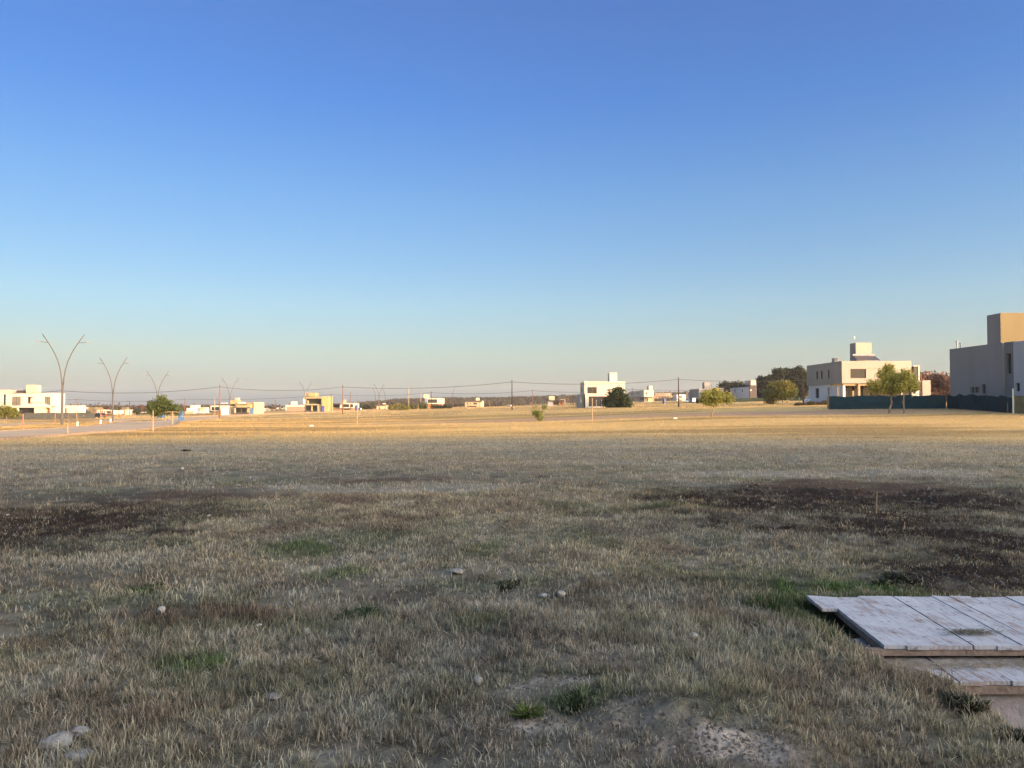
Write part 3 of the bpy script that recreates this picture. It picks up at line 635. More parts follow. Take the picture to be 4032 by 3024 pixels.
def f(h):
    h.block(795, 945, 500, None, 'cream', depth=7, front=[(825, 845, 525, 545)]); h.block(875, 912, 468, 490, 'white_stucco', D=381, depth=2, name='chimney'); h.slab(790, 912, 482, 500, 'roof_dark', 'roof', 379, 7)
far('white_house', 'tiny cream house with dark roof at the foot of the hills', c3, 380, (850, 552), f)
def f(h):
    h.block(1470, 1675, 402, 478, 'white_stucco', depth=h.D * .03, front=[(1478, 1535, 415, 465), (1535, 1605, 415, 465)], cope='cream'); h.block(1480, 1615, 478, None, 'brick', D=393, depth=7, left=[]); h.block(1615, 1670, 478, None, 'brown_wall', D=392, depth=6)
    h.block(1440, 1476, 410, None, 'pale_blue', D=394, depth=8); h.block(1425, 1488, 350, 402, 'cream', D=396, depth=4, name='tower')
far('white_house', 'white box shaped two storey house with glazed front and tan tower below the hill', c3, 390, (1600, 528), f)
def f(h):
    h.block(-62, 135, 455, None, 'tan', depth=7, front=[(48, 95, 462, 486), (-40, -25, 462, 486), (0, 12, 462, 486), (-40, 90, 503, 520, 'frame')]); h.block(140, 180, 435, None, 'cream', D=450, depth=9); h.slab(-62, 160, 432, 452, 'roof_dark', 'roof', 450, 8); h.block(82, 128, 395, 432, 'cream', D=455, depth=3, name='chimney')
far('tan_house', 'small tan hillside house with dark roof and square chimney', c4, 450, (80, 522), f)
def f(h):
    h.block(1045, 1110, 440, None, 'light_grey', depth=7); h.block(1110, 1245, 440, None, 'concrete', D=402, depth=6, front=[(1120, 1190, 455, 488)]); h.block(1195, 1245, 448, None, 'brick', D=401, depth=2, front=[(1215, 1235, 460, 482, 'frame')], fr=False); h.slab(1050, 1265, 430, 442, 'roof_dark', 'roof', 399, 8); h.slab(1262, 1276, 415, 500, 'concrete', 'column', 399, .6); h.slab(1210, 1270, 415, 424, 'concrete', 'beam', 399, 1)
    h.block(1058, 1135, 375, 430, 'cream', D=403, depth=3, name='tower')
far('tan_house', 'single storey grey and brick house with tan roof tank left of the cream white house', c4, 400, (1150, 498), f)
# white and blue shaded house right of the dark tree
def f(h):
    Df = h.dfar(472, 142); h.block(472, 685, 312, 460, 'white_stucco', D1=Df, front=[(512, 543, 360, 405)], left=[(190, 258, 365, 412), (300, 370, 365, 412)], cope='white_stucco')
    h.slab(465, 690, 458, 468, 'frame', 'slab_edge', 399.6, Df - 399); h.block(485, 625, 468, None, 'white_stucco', D=404, depth=20, front=[(525, 555, 480, 560, 'frame'), (495, 512, 480, 560)], left=[(385, 470, 485, 525)]); h.block(625, 690, 455, None, 'tan', D=405, depth=6)
    h.block(580, 662, 215, 312, 'white_stucco', D=404, depth=6, name='tower')
    for k in (150, 220, 290, 360): h.slab(k, k + 8, 468, 590, 'coping', 'column', 425, .3)
far('white_house', 'white house with long upper floor and tall roof tower right of the dark bushy tree', c8, 400, (600, 575), f)
# concrete frame under construction
def fr(h):
    xs_ = [700, 750, 820, 895, 950, 1012, 1052, 1110, 1150]
    m1_ = MB()
    def zz(y): return h.z(y, 700)
    Y = 700 - h.o.y
    for yy in (435, 492, 552): m1_.box(h.x(695), h.x(1180), Y, Y + 10, zz(yy + 8), zz(yy))
    m1_.build('floor_slab', M['concrete'], h.root)
    for x_ in xs_:
        for d_ in (0, 5, 9.6):
            c_ = MB(); top = 370 if (x_ <= 1052 and x_ >= 745) else 436
            c_.box(h.x(x_), h.x(x_ + 15), Y + d_ - .1, Y + d_ + .3, -.8, zz(top)); c_.build('column', M['concrete'], h.root)
    for (a, b, t, bt, m_) in ((700, 745, 442, 490, 'brick'), (1058, 1180, 436, 490, 'brick'), (770, 815, 462, 492, 'brick'), (840, 890, 460, 492, 'brown_wall'), (965, 1005, 465, 492, 'brown_wall'), (1025, 1140, 500, 555, 'brown_wall'), (630, 700, 470, 570, 'tan'), (1150, 1200, 500, 565, 'brick')):
        q = MB(); q.box(h.x(a), h.x(b), Y + .5, Y + .8, zz(bt), zz(t)); q.build('brick_infill', M[m_], h.root)
    q = MB(); q.box(h.x(700), h.x(1180), Y + 9.8, Y + 10, zz(580), zz(440)); q.build('rear_wall', M['dark_wall'], h.root)
hh = House('unfinished_building', 'unfinished concrete frame building with orange brick infill', 'building', c8, 700, (950, 575)); fr(hh)
def f(h):
    h.block(1185, 1375, 410, None, 'pale_blue', depth=12, front=[(1235, 1305, 440, 478), (1235, 1305, 530, 552)], cope='cool_white'); h.slab(1190, 1385, 496, 506, 'roof_dark', 'roof', 542.4, 2); h.block(1378, 1430, 332, 500, 'dark_wall', D=545.6, depth=3, name='chimney')
far('white_house', 'small pale house with dark slab chimney behind the black utility pole', c8, 544, (1280, 575), f)
def f(h):
    h.block(1490, 1600, 400, None, 'cool_white', depth=10.5, front=[(1510, 1530, 430, 455)]); h.block(1505, 1582, 345, 400, 'white_stucco', D=547.8, depth=4.5, name='tower'); h.block(1430, 1495, 440, None, 'pale_blue', D=551.1, depth=9); h.block(1610, 1665, 400, None, 'cream', D=546.15, depth=7.5)
far('white_house', 'small white house with square roof tank behind the parked van', c8, 544.5, (1550, 580), f)
def f(h):
    h.block(1668, 1790, 278, None, 'grey_stucco', depth=18, left=[]); h.block(1900, 2205, 270, None, 'tan', D=334.95, depth=13.5, front=[(2120, 2185, 372, 440, 'frame'), (1960, 2010, 330, 400)]); h.block(1790, 1905, 152, None, 'peach', D=330.825, depth=3.75, name='tower', cope='brick')
    h.block(1755, 1772, 255, 280, 'dark_wall', D=334.95, depth=.6, name='chimney')
    q = h.slab(1900, 2205, 262, 272, 'coping', 'parapet', 334.62, 9)
far('tan_house', 'tan brick house with tall square chimney tower behind the leaning young tree', c8, 330, (1850, 600), f)
# white house with long shaded side wall in front of the pines
def f(h):
    Df = h.dfar(835, 412); h.block(835, 980, 498, None, 'cool_white', D1=Df, left=[(503, 527, 570, 640), (668, 694, 568, 628)])
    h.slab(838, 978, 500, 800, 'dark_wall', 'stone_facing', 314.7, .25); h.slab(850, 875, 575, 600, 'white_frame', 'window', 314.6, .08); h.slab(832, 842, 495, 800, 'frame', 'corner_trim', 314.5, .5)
    X0, X1 = h.x(835) - .3, h.x(980) + .3; q = MB(); z_ = h.z(496); L_ = Df - 315
    for (a, b, za, zb_) in ((-.5, L_ * .30, -.1, .55), (L_ * .30, L_ + .4, .55, -.35)):
        q.quad((X0, a, z_ + za), (X1, a, z_ + za), (X1, b, z_ + zb_), (X0, b, z_ + zb_)); q.quad((X0, a, z_ + za + .3), (X1, a, z_ + za + .3), (X1, b, z_ + zb_ + .3), (X0, b, z_ + zb_ + .3)); q.quad((X0, a, z_ + za), (X0, b, z_ + zb_), (X0, b, z_ + zb_ + .3), (X0, a, z_ + za + .3)); q.quad((X1, a, z_ + za), (X1, b, z_ + zb_), (X1, b, z_ + zb_ + .3), (X1, a, z_ + za + .3))
    q.quad((X0, -.5, z_ - .1), (X1, -.5, z_ - .1), (X1, -.5, z_ + .2), (X0, -.5, z_ + .2)); q.quad((X0 + .3, 0, z_ - .3), (X0 + .3, L_, z_ - .3), (X0 + .3, L_ * .3, z_ + .55)); q.build('roof', M['roof_dark'], h.root)
    h.block(862, 975, 372, 520, 'white_stucco', D=317, D1=h.dfar(862, 727, 317), name='tower')
far('white_house', 'white house with long shaded side wall and sunlit roof tower in front of the pines', c9, 315, (840, 810), f)
# left background houses
def f(h):
    h.block(350, 470, 300, None, 'ochre', depth=10.64); h.block(470, 565, 392, None, 'brick', D=400.33, depth=7.98, front=[])
far('ochre_house', 'plain ochre two storey block behind the grey screen left of the black car', c10, 399, (400, 520), f)
def f(h):
    h.block(78, 180, 305, None, 'white_stucco', depth=9.31, front=[(90, 110, 370, 400, 'frame')], fr=False)
far('white_house', 'small white block peeping over the hedge beside the white annexe', c10, 399, (120, 450), f)
def f(h):
    h.block(565, 655, 370, None, 'white_stucco', depth=9.31, front=[(605, 630, 425, 455)], fr=False); h.block(668, 745, 375, None, 'white_stucco', D=401.66, depth=9.31); h.block(745, 1030, 388, 470, 'white_stucco', D=399, depth=10.64, front=[(760, 785, 400, 465), (840, 965, 402, 462)], cope='white_stucco'); h.block(780, 1010, 470, None, 'brown_wall', D=402.99, depth=6.65); h.slab(1010, 1145, 462, 500, 'white_stucco', 'annexe', 396.34, 4); h.slab(705, 718, 340, 440, 'brick', 'chimney', 397.67, .8)
far('white_house', 'long low white house with wide windows just right of the black car', c10, 399, (800, 530), f)
def f(h):
    h.block(1200, 1340, 372, None, 'ochre', depth=9.31); h.block(1240, 1372, 305, 375, 'ochre', D=413.63, depth=3.99, name='tower'); h.block(1340, 1395, 368, None, 'white_stucco', D=412.3, depth=7.98, front=[(1365, 1380, 400, 430, 'frame')], fr=False)
far('ochre_house', 'ochre house with wide square tower beside the single arm street lamp', c10, 412.3, (1300, 470), f)
def f(h):
    h.block(1765, 1850, 450, None, 'white_stucco', depth=6.65, front=[(1805, 1815, 470, 490, 'frame')], fr=False); h.slab(1715, 1895, 433, 450, 'white_stucco', 'eaves', 422.94, 7); h.slab(1730, 1890, 405, 433, 'roof_dark', 'roof', 424.27, 6)
far('white_house', 'white bungalow with dark roof left of the bushy pepper tree', c10, 425.6, (1800, 520), f)
# speckle of tiny far houses on the skyline between the two yellow houses
rg = random.Random(4)
for i, (x_, w_, t_, m_, lb) in enumerate([(1318, 14, 535, 'white_stucco', 'white cube house farthest left of the tiny skyline row'), (1370, 18, 540, 'cream', 'cream cube house second in the tiny skyline row'), (1425, 55, 545, 'tan', 'wide tan house in the tiny skyline row'), (1487, 22, 528, 'white_stucco', 'white house at the foot of the thin far utility pole'), (1556, 26, 535, 'cream', 'cream house left of the white house with the brown wall'), (1590, 26, 518, 'light_grey', 'grey block with white side touching the white house beyond the brown wall')]):
    hh = House('skyline_house', lb, 'house', c2, 430 + i * 4, (x_, 580), 'tiny houses on the skyline'); hh.block(x_, x_ + w_, t_, None, m_, depth=6, front=[(x_ + 3, x_ + w_ * .5, t_ + 12, t_ + 22, 'frame')], fr=False)
# ------------------------------------------------------------------ hills
def hill_profile(px):
    xs_ = [-4000, 1100, 1380, 1430, 1560, 1700, 1850, 2010, 2280, 2600, 3000, 3700, 5000]; ys = [1601, 1601, 1600, 1589, 1577, 1572, 1571, 1569, 1560, 1551, 1548, 1546, 1540]
    return np.interp(px, xs_, ys)
def build_hills():
    pxs = np.linspace(-1500, 5600, 560); ds = np.concatenate([np.linspace(560, 900, 46), np.linspace(930, 2400, 8)])
    X = np.outer(ds, (pxs - CX) / F); Y = np.repeat(ds[:, None], len(pxs), 1)
    top = (HOR - hill_profile(pxs)) / F * 900 + CAMZ
    k = sst(560, 900, ds)[:, None]; z0 = zg(X, Y) - 1.5
    Z = z0 * (1 - k) + k * top[None]
    Z = Z + k * 2.2 * (fbm(X / 60, Y / 60, 91) - .5)
    n, m = X.shape; v = np.stack([X, Y, Z], -1).reshape(-1, 3); idx = np.arange(n * m).reshape(n, m)
    f_ = np.stack([idx[:-1, :-1], idx[:-1, 1:], idx[1:, 1:], idx[1:, :-1]], -1).reshape(-1, 4)
    c = np.array((.11, .095, .062)) * (.7 + .7 * fbm(X / 25, Y / 60, 92)[..., None]).reshape(-1, 1)
    o = np_mesh('hills', v, f_, mat('scrub_soil', (0, 0, 0), .95, attr='Col', noise=.3, nscale=.05), cols=c, nper=4)
    if o.data.polygons[0].normal.z < 0: o.data.flip_normals()
    tag(o, None, None, kind='structure')
    # scrub wood
    rg_ = np.random.default_rng(9); N = 9000
    d = 600 + 310 * rg_.random(N) ** .8; px = rg_.uniform(1300, 4300, N); x = d * (px - CX) / F
    k = sst(560, 900, d); z = (zg(x, d) - 1.5) * (1 - k) + k * ((HOR - hill_profile(px)) / F * 900 + CAMZ) - .4
    keep = (px > 1400); x, d, z = x[keep], d[keep], z[keep]; n = len(x)
    s = rg_.uniform(.8, 2.3, n); per = 16
    C0 = np.repeat(np.stack([x, d, z + s * .5], 1), per, 0); q = rg_.normal(0, 1, (n * per, 3)); q /= np.linalg.norm(q, axis=1)[:, None]; rad = np.repeat(s, per)[:, None]
    ctr = C0 + q * rad * (1.3, 1.3, .7) * rg_.random((n * per, 1)) ** .4; sz = rad * .55
    a = rg_.normal(0, 1, (n * per, 3)); b = rg_.normal(0, 1, (n * per, 3)); a /= np.linalg.norm(a, axis=1)[:, None]; b /= np.linalg.norm(b, axis=1)[:, None]
    V = np.stack([ctr - a * sz, ctr + a * sz * .6 + b * sz * .4, ctr + b * sz, ], 1).reshape(-1, 3)
    col = np.repeat(np.array((.075, .072, .045))[None] * rg_.uniform(.5, 1.5, (n, 1)) + np.array((.012, .0, 0)) * rg_.random((n, 1)), per * 3, 0)
    o = np_mesh('scrub_wood', V, np.arange(n * per * 3).reshape(-1, 3), M['leaf'], cols=col)
    tag(o, 'far olive brown scrub covering the low hills on the horizon', 'scrub', kind='stuff')
build_hills()

# ------------------------------------------------------------------ trees
def leaves(lobes, n, size, col, seed, droop=0., aspect=2.2, colvar=.45, shell=.55, clump=0, hue=None):
    """lobes: (x, y, z, rx, ry, rz) relative; many small leaf faces gathered in sprays through the crown volume"""
    rg_ = np.random.default_rng(seed); L_ = np.array(lobes, float); vol = (L_[:, 3] * L_[:, 4] * L_[:, 5]) ** .8; pr = vol / vol.sum()
    hue = (col[0] * .35, col[1] * .12, 0) if hue is None else hue
    per = 14 if not clump else clump; ns = n // per
    li = rg_.choice(len(L_), ns, p=pr); q = rg_.normal(0, 1, (ns, 3)); q /= np.linalg.norm(q, axis=1)[:, None]
    r = rg_.random((ns, 1)) ** .5 * (1 - shell) + shell * (rg_.random((ns, 1)) ** .25)
    r *= (.75 + .5 * rg_.random((ns, 1)))
    sc = L_[li, :3] + q * r * L_[li, 3:]
    sp_ = np.repeat(sc, per, 0); m = ns * per
    spr = size * 2.0
    ctr = sp_ + rg_.normal(0, 1, (m, 3)) * spr * np.array((1, 1, .6 + droop)); 
    if droop: ctr[:, 2] -= droop * rg_.random(m) * spr * 2
    a = rg_.normal(0, 1, (m, 3)); a[:, 2] = a[:, 2] * (1 - min(droop, .9)) - droop * 2.2; a /= np.linalg.norm(a, axis=1)[:, None]
    b = np.cross(a, rg_.normal(0, 1, (m, 3))); b /= np.linalg.norm(b, axis=1)[:, None]
    s_ = size * rg_.uniform(.6, 1.4, (m, 1)); a = a * s_ * .5 * aspect; b = b * s_ * .5
    V = np.stack([ctr - a, ctr - a * .1 + b, ctr + a, ctr - a * .1 - b], 1).reshape(-1, 3)
    cc = np.array(col)[None] * (1 - colvar + 2 * colvar * rg_.random((ns, 1))) + np.array(hue)[None] * rg_.random((ns, 1)); cc = np.repeat(cc, per, 0) * (.8 + .4 * rg_.random((m, 1)))
    return V, np.arange(m * 4).reshape(-1, 4), np.repeat(cc, 4, 0)
def tree(name, label, cr, base, D, lobes, col, leaf=.10, n=6000, trunk=None, tr=.07, droop=0., cat='tree', group=None, bark='bark', seed=1, yr=1.0, z=None, limbs=6, colvar=.45, shell=.55):
    """base, lobes and trunk points are in crop pixels at distance D; lobes: (x, y, rx, ry[, dy])"""
    b = P(*cr(*base), D); zz = z1(b.x, b.y) if z is None else z; root = thing(name, (b.x, b.y, zz), label, cat, group)
    k = (cr(1, 0)[0] - cr(0, 0)[0]) / F * D
    dz = zz - b.z                      # keep crown on its trunk where survey and ground differ a little
    lb = []
    for q in lobes:
        p = P(*cr(q[0], q[1]), D) - Vector((b.x, b.y, b.z)); dy = q[4] if len(q) > 4 else 0
        lb.append((p.x, p.y + dy, p.z, q[2] * k * .86, q[2] * k * yr * .86, q[3] * k * .86))
    rs_ = np.random.default_rng(seed + 500); sub_ = []
    for q in lb:
        sub_.append((q[0], q[1], q[2], q[3] * .62, q[4] * .62, q[5] * .62))
        for _ in range(6):
            d_ = rs_.normal(0, 1, 3); d_ /= np.linalg.norm(d_); u_ = rs_.uniform(.28, .46); sub_.append((q[0] + d_[0] * q[3] * .78, q[1] + d_[1] * q[4] * .78, q[2] + d_[2] * q[5] * .78, q[3] * u_, q[4] * u_, q[5] * u_))
    V, Fc, Cc = leaves(sub_, n, leaf, col, seed, droop, colvar=colvar, shell=shell)
    np_mesh('crown', V, Fc, M['leaf'], root, cols=Cc, nper=4)
    if trunk is not None:
        mb = MB(); tp = [Vector((0, 0, -.15))] + [P(*cr(*t), D) - b for t in trunk]; nn = len(tp)
        mb.tube(tp, [tr * (1.15 - .55 * i / (nn - 1)) for i in range(nn)], 8)
        rg_ = random.Random(seed); top = tp[-1]
        for i in range(limbs):
            q = lb[i % len(lb)]; e = Vector(q[:3]) + Vector((rg_.uniform(-.5, .5) * q[3], rg_.uniform(-.5, .5) * q[4], rg_.uniform(-.2, .6) * q[5]))
            st = tp[-1 - (i % 2 if nn > 2 else 0)]
            mid = st.lerp(e, .5) + Vector((0, 0, -.08 * (e - st).length)) + Vector((rg_.uniform(-.1, .1), rg_.uniform(-.1, .1), 0))
            mb.tube([st, mid, e], [tr * .5, tr * .32, tr * .1], 6)
        mb.build('trunk', M[bark], root, smooth=True)
    return root
GP = (.36, .36, .09)
tree('pepper_tree', 'larger drooping pepper tree with crooked trunk, left of the pair before the green fence', c6, (1475, 1200), 82, [(1480, 600, 120, 95), (1400, 680, 80, 80), (1570, 690, 110, 110), (1480, 790, 110, 80), (1250, 770, 80, 50), (1340, 840, 110, 40), (1560, 850, 90, 50)], GP, .10, 9000, [(1490, 1120), (1515, 1040), (1500, 980), (1535, 920), (1530, 860)], .11, .55, seed=3)
tree('pepper_tree', 'smaller drooping pepper tree with straight pale staked trunk before the green fence', c6, (1697, 1200), 80, [(1735, 640, 75, 60), (1790, 740, 85, 75), (1700, 800, 75, 60), (1840, 800, 55, 75)], GP, .10, 5600, [(1690, 1060), (1688, 940), (1700, 860)], .075, .55, seed=4)
tree('pepper_tree', 'small young tree with rounded yellow green crown leaning on a bent trunk in the field', c5, (1026, 573), 78, [(1060, 325, 85, 52), (985, 315, 65, 42), (1140, 330, 95, 50), (1220, 350, 62, 46), (1050, 380, 70, 34), (975, 365, 58, 34), (1070, 280, 50, 26)], (.21, .235, .06), .10, 7000, [(1045, 520), (1062, 450), (1062, 405)], .075, .4, seed=5)
tree('dark_tree', 'dense dark green bushy tree in front of the cream white house', c4, (1930, 530), 203, [(1960, 380, 130, 90), (1900, 430, 100, 90), (2050, 430, 90, 90), (1980, 320, 80, 40), (1870, 470, 70, 60), (2090, 480, 50, 50), (1960, 480, 150, 50)], (.035, .055, .02), .30, 9000, [(1930, 470)], .2, .1, bark='dark_bark', seed=6)
tree('pepper_tree', 'wide pepper tree with sunlit top and dark shaded underside left of the grey house', c9, (1320, 890), 210, [(1560, 500, 250, 65), (1700, 560, 150, 90), (1400, 560, 200, 80), (1500, 640, 300, 90), (1300, 660, 150, 120), (1290, 770, 80, 90), (1640, 470, 120, 40), (1760, 620, 90, 80), (1330, 480, 70, 40)], (.135, .145, .035), .30, 15000, [(1330, 800), (1360, 700)], .3, .3, bark='dark_bark', seed=7, limbs=9)
for i, (lb, x_, lob, s) in enumerate([('tall dark pine with open ragged top, left of the three behind the grey house', 1480, [(1480, 240, 80, 110), (1500, 420, 130, 130), (1460, 600, 130, 170), (1450, 160, 45, 40), (1530, 150, 35, 30)], 1), ('tall dark pine in the middle of the clump behind the wide pepper tree', 1660, [(1650, 220, 100, 90), (1680, 380, 140, 140), (1660, 600, 170, 180), (1640, 160, 50, 40), (1700, 170, 40, 40)], 2), ('tallest dark pine, right end of its clump', 1900, [(1900, 180, 90, 80), (1960, 250, 100, 110), (1850, 350, 140, 130), (1950, 480, 140, 160), (1900, 680, 170, 150), (1910, 125, 60, 35), (2010, 330, 60, 120)], 3), ('lower dark pine at the left end of the clump beside the long white house', 1120, [(1110, 400, 80, 80), (1150, 520, 120, 130), (1130, 680, 140, 130), (1080, 330, 35, 35), (1210, 350, 60, 50)], 4), ('dark pine filling the gap between the lower and the taller pines', 1310, [(1290, 350, 80, 60), (1300, 480, 110, 120), (1320, 680, 140, 150), (1300, 295, 40, 35)], 5)]):
    tree('pine_tree', lb, c9, (x_, 800), 325 + (i % 2) * 8, lob, (.020, .030, .012), .42, 21000, [(x_, 600), (x_, 400)], .3, .0, group='dark pines behind the houses', bark='dark_bark', seed=20 + s, colvar=.6)
for i, (lb, x_, t_) in enumerate([('far dark pine leftmost of the row above the tan house', 250, 440), ('far dark pine second in the row above the long white house', 330, 400), ('far dark pine third in the row above the long white house', 430, 420), ('far dark pine fourth in the row above the long white house', 550, 400), ('far dark pine just left of the white roof tower', 650, 405)]):
    tree('pine_tree', lb, c9, (x_, 780), 400, [(x_, t_ + 35, 35, 35), (x_ + 5, t_ + 110, 65, 60), (x_ - 5, t_ + 220, 70, 100)], (.020, .028, .012), .55, 5200, [(x_, 600)], .25, group='far dark pines above the roofs', bark='dark_bark', seed=40 + i, colvar=.6)
tree('pepper_tree', 'bushy green tree overhanging the far side of the road with posts around it', c1, (2062, 1240), 100, [(2020, 960, 75, 50), (1900, 1010, 55, 55), (1980, 1040, 110, 50), (2080, 1040, 70, 50), (2170, 1030, 50, 30), (1880, 960, 30, 25), (2200, 1070, 40, 22), (1950, 1090, 50, 30)], (.085, .12, .04), .13, 8000, [(2058, 1170), (2050, 1110), (2030, 1060)], .06, .35, seed=8)
tree('round_bush', 'round yellow green bush in front of the grey screen at the left edge', c1, (80, 1195), 185, [(110, 1080, 95, 50), (20, 1080, 60, 50), (170, 1100, 45, 40), (70, 1050, 60, 30)], (.15, .175, .04), .22, 4000, [(80, 1150)], .1, .2, seed=9, cat='bush')
tree('round_bush', 'green bush behind the grey screen between the annexe and the ochre block', c10, (190, 560), 240, [(190, 430, 80, 55), (110, 450, 60, 40), (270, 440, 70, 40)], (.075, .10, .045), .24, 2500, None, seed=10, cat='bush')
tree('round_bush', 'yellow green rounded thicket on the verge below the low hills', c3, (1090, 550), 300, [(1020, 525, 45, 28), (1100, 515, 55, 32), (1170, 525, 45, 28), (1060, 510, 35, 25)], (.17, .18, .05), .35, 3500, None, seed=11, cat='bush')
tree('round_bush', 'dark green bush left of the small white box house', c3, (1280, 530), 330, [(1260, 508, 30, 22), (1310, 512, 25, 18)], (.09, .11, .04), .35, 1200, None, seed=12, cat='bush')
tree('round_bush', 'tall olive bush touching the white box house', c3, (1400, 530), 335, [(1380, 500, 30, 35), (1420, 480, 20, 22), (1410, 520, 35, 22)], (.11, .13, .05), .35, 1600, None, seed=13, cat='bush')
tree('round_bush', 'low black green hedge in front of the white box house', c3, (1690, 528), 330, [(1640, 515, 30, 12), (1700, 513, 40, 14), (1570, 518, 30, 12), (1750, 520, 30, 10)], (.035, .045, .02), .35, 1500, None, seed=14, cat='bush')
tree('round_bush', 'dark tree tops below the unfinished hill slope right of the white cube house', c3, (760, 545), 400, [(700, 515, 60, 25), (640, 525, 40, 16)], (.07, .08, .04), .4, 1600, None, seed=15, cat='bush')
tree('round_bush', 'thin bright green sapling bush wrapped round its stake in mid field', c4, (870, 715), 83, [(915, 590, 60, 30), (940, 640, 30, 30), (1000, 510, 22, 26), (870, 510, 16, 22), (945, 675, 20, 20)], (.16, .20, .06), .07, 1800, [(880, 640), (910, 590)], .02, .3, seed=16, cat='bush')
tree('round_bush', 'dry weeds and low shrubs at the foot of the grey house wall', c6, (430, 1090), 119, [(330, 1075, 50, 25), (430, 1080, 80, 22), (540, 1070, 40, 26), (180, 1095, 120, 10)], (.07, .062, .03), .14, 2500, None, seed=17, cat='bush')
tree('bare_tree', 'bare pinkish branched tree left of the bushy tree by the road', c10, (1790, 520), 430, [(1760, 320, 60, 60), (1850, 330, 60, 50)], (.16, .11, .085), .25, 900, [(1780, 400)], .15, seed=18, limbs=10)
tree('bare_tree', 'small bare dark tree floating over the long white house left', c10, (815, 530), 392, [(820, 300, 70, 35), (880, 290, 30, 20)], (.09, .07, .06), .22, 500, [(815, 420), (815, 340)], .08, seed=19, limbs=8)
for i, (x_, t_, r_, lb) in enumerate([(1090, 370, 55, 'far round tree right of the long white house'), (1620, 365, 60, 'dark round tree between the ochre tower and the bungalow'), (1470, 400, 60, 'dull brown hedge behind the single arm lamp'), (1940, 420, 60, 'green shrub right of the bungalow')]):
    tree('round_tree', lb, c10, (x_, 520), 416 + i * 3, [(x_, t_ + 60, r_, 60), (x_ + 20, t_ + 110, r_ * 1.2, 40), (x_ - 25, t_ + 100, r_, 40)], [(.08, .10, .045), (.045, .06, .03), (.09, .065, .045), (.08, .105, .05)][i], .35, 1500, None, seed=50 + i, group='round trees in the left background')
tree('conifer', 'dark tree top showing above the roof edge of the grey house', c6, (565, 900), 170, [(570, 440, 28, 30), (545, 470, 30, 20), (570, 560, 40, 90)], (.035, .04, .02), .2, 1500, [(565, 600)], .2, bark='dark_bark', seed=60)
# brown leafless wood between the two right houses
def brown_wood():
    rg_ = np.random.default_rng(70); lb = []
    for i in range(60):
        px = rg_.uniform(3560, 3800); d = rg_.uniform(175, 230); p = P(px, 1590, d); lb.append((p.x, p.y, p.z + rg_.uniform(0, 5.2), 3, 3, 2.6))
    V, Fc, Cc = leaves(lb, 42000, .30, (.15, .098, .068), 71, aspect=3.5, colvar=.5)
    o = np_mesh('brown_wood', V, Fc, M['leaf'], cols=Cc, nper=4); tag(o, 'bare russet brown winter wood between the two grey houses', 'wood', kind='stuff')
brown_wood()
# background vegetation mass at far left skyline
def far_wood():
    rg_ = np.random.default_rng(72); lb = []
    for i in range(240):
        px = rg_.uniform(-300, 1480); d = rg_.uniform(440, 520); p = P(px, 1608, d); lb.append((p.x, p.y, -1.6 + rg_.uniform(0, 1.6), 8, 3, 1.5))
    for i in range(80):
        px = rg_.uniform(1400, 2300); d = rg_.uniform(480, 560); p = P(px, 1600, d); lb.append((p.x, p.y, 1.2 + rg_.uniform(-.5, 1.2), 6, 3, 1.3))
    V, Fc, Cc = leaves(lb, 42000, .8, (.075, .07, .05), 73, colvar=.5, aspect=1.6)
    o = np_mesh('distant_wood', V, Fc, M['leaf'], cols=Cc, nper=4); tag(o, 'dull brown green band of distant trees along the horizon', 'wood', kind='stuff')
far_wood()

# ------------------------------------------------------------------ street lamps
LAMPG = 'tall V shaped street lamps along the boulevard'
def v_lamp(loc, rz, label):
    H = 12.0; root = thing('street_lamp', loc, label, 'street lamp', LAMPG, rz)
    mb = MB(); mb.tube([(-.05, 0, -.3), (-.05, 0, H * .40), (-.06, 0, H * .46)], [.11, .085, .08], 10); mb.tube([(.06, 0, -.3), (.05, 0, H * .40), (.06, 0, H * .46)], [.11, .085, .08], 10); mb.box(-.22, .22, -.2, .2, -.3, .05); mb.build('pole', M['lamp_metal'], root, smooth=False)
    prof_ = [(.006, .44), (.013, .52), (.027, .61), (.047, .69), (.078, .77), (.115, .845), (.155, .91), (.212, 1.0)]
    for s in (-1, 1):
        a = MB(); a.tube([(s * u * H, 0, v * H) for u, v in prof_], [.08, .078, .075, .072, .068, .065, .062, .06], 8); ar = a.build('arm', M['lamp_metal'], root, smooth=True)
        b = MB(); b.tube([(s * .152 * H, 0, .905 * H), (s * .21 * H, 0, .912 * H), (s * .24 * H, 0, .918 * H)], .04, 6); b.build('bracket', M['lamp_metal'], ar)
        c = MB(); x0, x1 = sorted((s * .235 * H, s * .285 * H)); c.box(x0, x1, -.14, .14, .915 * H, .921 * H); c.box(x0 + .08, x1 - .08, -.10, .10, .912 * H, .915 * H); c.build('lamp_head', M['lamp_head'], ar, bevel=.02)
    return root
L0 = None
for (px, py, D, ratio, lb) in [(244, 1672, 101, .43, 'nearest and tallest V shaped street lamp, beside the white house'), (443, 1661, 141, .44, 'second nearest V shaped street lamp, by the black car'), (619, 1647, 191, .40, 'V shaped street lamp rising behind the bushy roadside tree'), (905, 1636, 243, .376, 'V shaped street lamp in front of the low ochre house'), (1203, 1624, 295, .30, 'V shaped street lamp in front of the yellow balcony house'), (1492, 1614, 350, .38, 'small distant V shaped street lamp above the tiny cream house'), (1610, 1611, 490, .30, 'faintest farthest V shaped street lamp against the hill')]:
    p = P(px, py, D); loc = (p.x, p.y, z1(p.x, p.y)); rz = math.acos(min(1, ratio / .44)) * .9
    if L0 is None: L0 = v_lamp(loc, rz, lb)
    else: dup(L0, loc, rz, lb, LAMPG)
